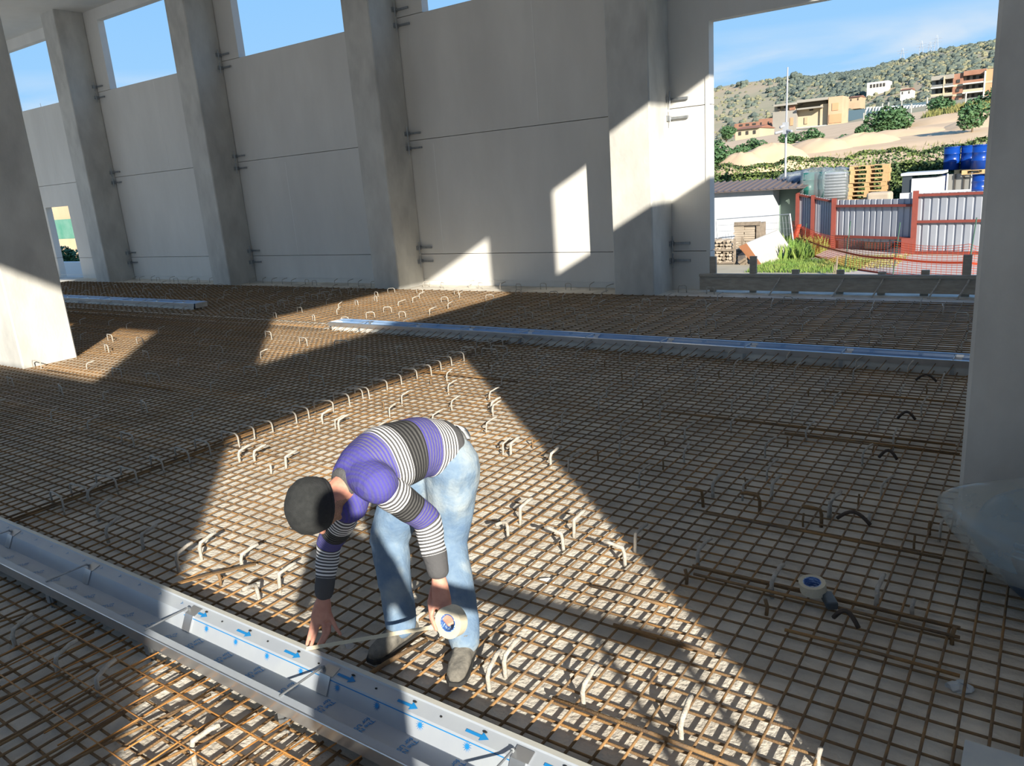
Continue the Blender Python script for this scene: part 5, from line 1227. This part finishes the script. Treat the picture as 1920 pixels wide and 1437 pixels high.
# beyond the low doorway
x0, x1 = -75, -50
q = MB(); q.box((-80, 32, G), (-48, 33.5, PY(110, 392, 32)[2] + 1.2)); tag(q.build('earth_bank', 'sand'), 'brown earth bank behind the green hoarding beyond the low doorway', 'bank')
q = MB(); q.box((x0, 30, G), (x1, 30.1, PY(110, 412, 30)[2])); q2 = tag(q.build('hoarding', 'greenm'), 'green mesh hoarding seen through the low doorway', 'hoarding'); 
za = PY(120, 448, 30)[2]
q = MB(); q.box((x0, 29.6, G), (x1, 29.9, za)); tag(q.build('sand_strip', 'sand'), 'sandy strip below the green hoarding beyond the low doorway', 'sand bank')
q = MB(); q.box((-50, 17.5, G), (-34, 17.8, PY(125, 492, 17.5)[2])); tag(q.build('low_wall', 'truckw'), 'low white wall seen through the low doorway', 'wall')

# houses ------------------------------------------------------------
def house_box(t, a, b, m, name='wall'):
    q = MB(); q.box(a, b); return q.build(name, m, t)
# unfinished tan house
Yh = 150.0; f = lambda px_, py_, Y=Yh: PY(px_, py_, Y)
h1 = thing('unfinished_house', 'unfinished grey and tan house with a brick tower behind the camera pole', 'house', (f(1510, 270)[0], Yh, f(1510, 275)[2]))
zb = f(1500, 285)[2]
def hb(x0, x1, y0, y1, m, Y, d=8, nm='wall'): return house_box(h1, (PY(x0, 200, Y)[0], Y, PY((x0 + x1) / 2, y1, Y)[2]), (PY(x1, 200, Y)[0], Y + d, PY((x0 + x1) / 2, y0, Y)[2]), m, nm)
hb(1449, 1494, 208, 280, 'bw1', 148); hb(1452, 1492, 198, 208, 'bw3', 148.5); hb(1494, 1540, 203, 240, 'bw3', 149); hb(1538, 1552, 195, 240, 'bw3', 148.6)
hb(1553, 1579, 181, 235, 'bw2', 147.6, 5, 'tower'); hb(1497, 1550, 187, 203, 'bw3', 151, 6)
for a, nm in (((1450, 1494, 194, 198), 'roof_slab'), ((1494, 1551, 185, 190), 'roof_slab'), ((1494, 1540, 201, 204), 'floor_slab')): hb(*a, 'bw1', 147.2, 8.5, nm)
for px_, py_, w, h, m in ((1460, 203, 4, 8, 'dark'), (1472, 203, 4, 8, 'dark'), (1485, 202, 9, 8, 'brick'), (1484, 228, 5, 13, 'orangew'), (1511, 226, 5, 11, 'bw2'), (1540, 228, 3, 12, 'bw1'), (1521, 204, 6, 6, 'dark'), (1566, 200, 10, 12, 'orangew'), (1566, 222, 20, 14, 'orangew')):
    Y = 147.9 if px_ < 1495 else (148.8 if px_ < 1550 else 147.5); q = MB(); c = f(px_, py_, Y); w *= Y / 1431 / 2; h *= Y / 1431 / 2; q.box((c[0] - w, Y, c[2] - h), (c[0] + w, Y + .4, c[2] + h)); q.build('window', m, h1)
# garage with lime door
h2 = thing('garage', 'low garage with white wall and two yellow green doors', 'garage', (f(1545, 270, 120)[0], 120, f(1545, 275, 120)[2]))
for x0_, x1_, m, nm in ((1493, 1547, 'shedwall', 'wall'), (1548, 1568, 'lime', 'door'), (1570, 1595, 'lime', 'door')): house_box(h2, (PY(x0_, 250, 118)[0], 118, PY(x0_, 272, 118)[2] - 1), (PY(x1_, 250, 118)[0], 124, PY((x0_ + x1_) / 2, 237, 118)[2]), m, nm)
house_box(h2, (PY(1492, 250, 117.8)[0], 117.8, PY(1545, 238, 118)[2]), (PY(1596, 250, 117.8)[0], 124, PY(1545, 235.5, 118)[2]), 'bw1', 'roof')
# brick apartment block
Yb = 230.0
h3 = thing('apartment_block', 'four storey unfinished brick apartment block with balconies at the right', 'building', (PY(1805, 210, Yb)[0], Yb, PY(1805, 212, Yb)[2]))
def ab(x0, x1, y0, y1, m, Y=Yb, d=9, nm='wall', tilt=-.0): return house_box(h3, (PY(x0, 150, Y)[0], Y, PY((x0 + x1) / 2, y1, Y)[2]), (PY(x1, 150, Y)[0], Y + d, PY((x0 + x1) / 2, y0, Y)[2]), m, nm)
ab(1748, 1787, 146, 206, 'bw1', 231.5); ab(1787, 1806, 138, 206, 'brick', 230.2); ab(1806, 1848, 134, 206, 'bw1', 231.5); ab(1848, 1885, 128, 192, 'orangew', 229)
ab(1746, 1788, 141, 149, 'bw1', 229.5, 4, 'parapet'); ab(1806, 1848, 131, 140, 'brick', 229.5, 4, 'parapet')
for i, dy in enumerate((0, 17, 34, 50)):
    y = 163 + dy
    ab(1746, 1788, y - 1, y + 1.5, 'whitew' if i == 0 else 'bw1', 228.8, 3, 'balcony_slab'); ab(1747, 1787, y - 5, y - 1, 'bw3' if i % 2 else 'truckg', 228.8, .3, 'balcony_rail')
    if i < 3: ab(1806, 1848, y - 9, y - 6.5, 'whitew', 228.8, 3, 'balcony_slab'); ab(1807, 1847, y - 14, y - 9, 'brick' if i == 0 else 'bw3', 228.8, .3, 'balcony_rail')
    for px_ in (1757, 1767, 1777, 1782): ab(px_ - 2, px_ + 2, y - 13, y - 5, 'dark', 231.2, .5, 'window')
    if i < 3:
        for px_ in (1815, 1826, 1838): ab(px_ - 2.5, px_ + 2.5, y - 21, y - 12, 'dark', 231.2, .5, 'window')
        ab(1794, 1800, y - 14, y - 8, 'dark', 230, .3, 'window')
ab(1769, 1771, 143, 206, 'bw3', 228.7, 3, 'pier'); ab(1787, 1806, 158, 162, 'bw3', 230.1, .2, 'band'); ab(1787, 1806, 176, 180, 'bw3', 230.1, .2, 'band'); ab(1848, 1885, 150, 154, 'bw3', 228.9, .2, 'band'); ab(1848, 1885, 172, 176, 'bw3', 228.9, .2, 'band'); ab(1845, 1848, 133, 192, 'whitew', 228.7, 1, 'pier')
ab(1800, 1828, 190, 208, 'greenm', 228, 1, 'hoarding'); ab(1828, 1885, 189, 212, 'bw1', 229, 2, 'base_wall')
# far small houses
def small(name, lab, px_, py_, Y, w, h, m, roof=None, win=2):
    c = PY(px_, py_, Y); t = thing(name, lab, 'house', (c[0], Y, c[2])); k = Y / 1431; w *= k; h *= k
    house_box(t, (c[0] - w / 2, Y, c[2] - 2), (c[0] + w / 2, Y + 8, c[2] + h), m)
    if roof:
        q = MB(); q.add([(c[0] - w * .54, Y - .5, c[2] + h), (c[0] + w * .54, Y - .5, c[2] + h), (c[0] + w * .54, Y + 8.5, c[2] + h), (c[0] - w * .54, Y + 8.5, c[2] + h), (c[0] - w * .5, Y + 4, c[2] + h * 1.4), (c[0] + w * .5, Y + 4, c[2] + h * 1.4)], [(0, 1, 5, 4), (1, 2, 5), (2, 3, 4, 5), (3, 0, 4), (0, 3, 2, 1)]); q.build('roof', roof, t)
    for i in range(win):
        x = c[0] + (-.3 + .6 * i / max(1, win - 1)) * w; q = MB(); q.box((x - w * .05, Y - .1, c[2] + h * .35), (x + w * .05, Y + .1, c[2] + h * .75)); q.build('window', 'dark', t)
small('tiled_house', 'small cream house with a red tiled roof at the left of the hill foot', 1401, 258, 130, 44, 15, 'bw3', 'rooft', 3)
small('ruined_farmhouse', 'long low ruin with broken brick walls behind the small tiled house', 1408, 238, 165, 60, 8, 'brick', None, 4); small('ruined_farmhouse', 'dark brick end of the ruin by the grey house', 1434, 247, 160, 22, 22, 'brick', None, 2)
small('white_villa', 'white two storey villa in the middle of the hillside', 1645, 169, 330, 32, 13, 'whitew', None, 5); small('pink_house', 'small pinkish house above the netted fence', 1698, 180, 290, 16, 9, 'whitew', 'rooft', 2)
small('small_house', 'pale small house left of the brick block', 1735, 182, 300, 22, 9, 'bw3', None, 2); small('small_house', 'small house half hidden in trees in the centre of the hill', 1602, 192, 280, 18, 8, 'bw2', 'rooft', 2); small('small_house', 'low pale house right of the white villa', 1690, 172, 320, 22, 5, 'bw3', None, 2)
for px_, py_, w, h, lab in ((1737, 113, 14, 5, 'white building on the ridge under the pylons'), (1760, 108, 22, 6, 'cluster of pale roofs on the ridge right of the pylons'), (1782, 105, 12, 5, 'small white house on the ridge above the block'), (1805, 100, 10, 6, 'white house on the ridge, second from right'), (1829, 100, 7, 5, 'white hut on the ridge near the dark column'), (1573, 143, 8, 3, 'tiny white house on the left ridge'), (1397, 170, 5, 4, 'tiny pale hut on the left ridge')):
    small('ridge_house', lab, px_, py_, 480, w, h, 'whitew', None, 2)
# pylons
for px_, py_, h, lab in ((1726, 115, 30, 'lattice pylon on the ridge, first of the tall three'), (1742, 112, 26, 'lattice pylon on the ridge, middle of the tall three'), (1754, 110, 34, 'lattice pylon on the ridge, tallest'), (1691, 121, 24, 'faint lattice pylon on the ridge, leftmost')):
    c = PY(px_, py_, 490); H_ = h * 490 / 1431; q = MB(); w = 1.6; q4 = [(-w, -w), (w, -w), (w, w), (-w, w)]
    for a in q4: q.tube([(c[0] + a[0], 490 + a[1], c[2] - 2), (c[0] + a[0] * .15, 490 + a[1] * .15, c[2] + H_)], .08, 4)
    for k in range(6):
        z0_, z1_ = c[2] + H_ * k / 6, c[2] + H_ * (k + 1) / 6; s0, s1 = 1 - .85 * k / 6, 1 - .85 * (k + 1) / 6
        q.tube([(c[0] - w * s0, 490 - w * s0, z0_), (c[0] + w * s1, 490 - w * s1, z1_)], .05, 3)
    for k in (.7, .85): q.tube([(c[0] - 2.6, 490, c[2] + H_ * k), (c[0] + 2.6, 490, c[2] + H_ * k)], .08, 4)
    solo(q, 'pylon', 'mast', lab, 'pylon', tuple(c), 'pylons on the ridge')
# dark netted fence on posts below the block
fa, fb_ = PY(1585, 212, 180), PY(1745, 205, 190); nf = thing('netted_fence', 'dark blue netted fence with white pennant shapes below the hillside', 'fence', tuple((fa + fb_) / 2))
q = MB(); q.add([(fa[0], 180, fa[2] - 1.6), (fb_[0], 190, fb_[2] - .6), (fb_[0], 190, fb_[2] + 1.6), (fa[0], 180, fa[2] + .4)], [(0, 1, 2, 3)]); q.add([(fa[0], 180.1, fa[2] - 1.6), (fb_[0], 190.1, fb_[2] - .6), (fb_[0], 190.1, fb_[2] + 1.6), (fa[0], 180.1, fa[2] + .4)], [(3, 2, 1, 0)]); q.build('netting', 'tarp', nf)
for i in range(20):
    p = fa + (fb_ - fa) * (.25 + i * .036); q = MB(); s_ = .55; q.add([(p[0], p[1] - .3, p[2] + .9), (p[0] + s_, p[1] - .3, p[2] + 1.0), (p[0] - .1, p[1] - .3, p[2] - .1)], [(0, 1, 2)]); q.build('pennant', 'white', nf)
for px_, y0_, y1_, Y in ((1619, 212, 228, 120), (1622, 206, 230, 120), (1636, 200, 236, 118), (1653, 194, 228, 118), (1665, 192, 215, 118), (1690, 190, 206, 120), (1737, 183, 213, 100), (1754, 186, 205, 100), (1808, 174, 220, 90), (1708, 195, 212, 110)):
    a, b = PY(px_, y1_, Y), PY(px_, y0_, Y); q = MB(); q.tube([tuple(a), (a[0], a[1], b[2])], .09, 6); solo(q, 'lamp_post', 'cream', 'slim pale post at the foot of the hill, %s of the row from the left' % {1619: 'first', 1622: 'second', 1636: 'third', 1653: 'fourth', 1665: 'fifth', 1690: 'sixth', 1708: 'seventh', 1737: 'eighth', 1754: 'ninth', 1808: 'tenth'}[px_], 'post', tuple(a), 'posts at the hill foot')
for px_, py_, m, lab in ((1794, 208, 'carred', 'dark red car parked before the brick block'), (1835, 204, 'dark', 'dark car parked right of the green hoarding'), (1725, 217, 'truckw', 'white vans behind the fig bushes')):
    c = PY(px_, py_, 200); t = thing('parked_car', lab, 'car', tuple(c)); q = MB(); q.loft([((c[0] - 2, 200, c[2] + .5), V((0, .8, 0)), V((0, 0, .35))), ((c[0] - 1.8, 200, c[2] + .6), V((0, .85, 0)), V((0, 0, .4))), ((c[0] + 1.8, 200, c[2] + .6), V((0, .85, 0)), V((0, 0, .4))), ((c[0] + 2, 200, c[2] + .5), V((0, .8, 0)), V((0, 0, .35)))], 12, 4); q.build('body', m, t)
    q = MB(); q.box((c[0] - 1, 199.3, c[2] + .9), (c[0] + 1.1, 200.7, c[2] + 1.4)); q.build('cabin', 'glass', t)
# scrub and trees on the hillside
def blob_mesh(q, c, r, rr):
    n_, m_ = 7, 4; o = len(q.v); vs = []
    for i in range(m_ + 1):
        t = -PI / 2 + PI * i / m_
        for j in range(n_): a = 2 * PI * j / n_; k = r * rr.uniform(.8, 1.2); vs.append((c[0] + k * math.cos(t) * math.cos(a), c[1] + k * math.cos(t) * math.sin(a), c[2] + k * .8 * math.sin(t)))
    q.add(vs, [(i * n_ + j, i * n_ + (j + 1) % n_, (i + 1) * n_ + (j + 1) % n_, (i + 1) * n_ + j) for i in range(m_) for j in range(n_)])
rr = random.Random(8); q1, q2_ = MB(), MB()
for _ in range(13000):
    y = rr.uniform(210, 500); x = rr.uniform(-.40, .02) * y; a = x / y
    dens = .25 if a < -.29 else (.95 if a < -.2 else .75)
    if math.sin(x * .08) * math.sin(y * .045) > .35 and rr.random() < .7: continue
    if rr.random() > dens: continue
    r0 = rr.uniform(.35, 1.25) if y > 250 else rr.uniform(.25, .7)
    if a < -.29 and rr.random() < .4: continue
    (blob_mesh(q1, (x, y, ground_z(x, y) + r0 * .4), r0 * rr.uniform(1, 1.7), rr) if rr.random() < (.75 if -.29 < a < -.19 else .35) else blob_mesh(q2_, (x, y, ground_z(x, y) + r0 * .2), r0, rr))
tag(q1.build('hill_trees', 'tree'), 'dark green trees covering the hillside', 'trees', kind='stuff'); tag(q2_.build('hill_scrub', 'scrub'), 'olive scrub covering the hillside', 'scrub', kind='stuff')
def far_tree(px_, py_, Y, w, h, lab, sd):
    c = PY(px_, py_, Y); k = Y / 1431; t = thing('hill_tree', lab, 'tree', tuple(c), 'single trees on the ridge'); q = MB(); r = random.Random(sd)
    for _ in range(14): blob_mesh(q, (c[0] + r.uniform(-.35, .35) * w * k, Y + r.uniform(-2, 2), c[2] + h * k * r.uniform(.45, .9)), w * k * r.uniform(.14, .24), r)
    q.build('crown', 'tree', t); q = MB(); q.tube([(c[0], Y, c[2] - 1), (c[0], Y, c[2] + h * k * .6)], .25, 5); q.build('trunk', 'trunk', t)
for a in ((1391, 168, 480, 22, 14, 'round dark tree on the left part of the ridge', 1), (1441, 160, 480, 8, 9, 'small flat topped tree on the ridge left of the pole', 2), (1461, 163, 470, 16, 12, 'dark tree on the ridge just left of the pole', 3), (1494, 156, 470, 22, 17, 'large spreading tree on the ridge right of the pole', 4), (1472, 160, 470, 12, 10, 'small tree on the ridge right behind the pole', 9), (1442, 178, 430, 14, 12, 'dark bush below the ridge left of the pole', 5),
          (1590, 150, 460, 18, 14, 'tall dark tree on the middle ridge', 6), (1610, 146, 460, 14, 12, 'dark tree right of the middle ridge tree', 7), (1560, 152, 460, 20, 12, 'dark tree cluster on the middle ridge', 8)):
    far_tree(*a)
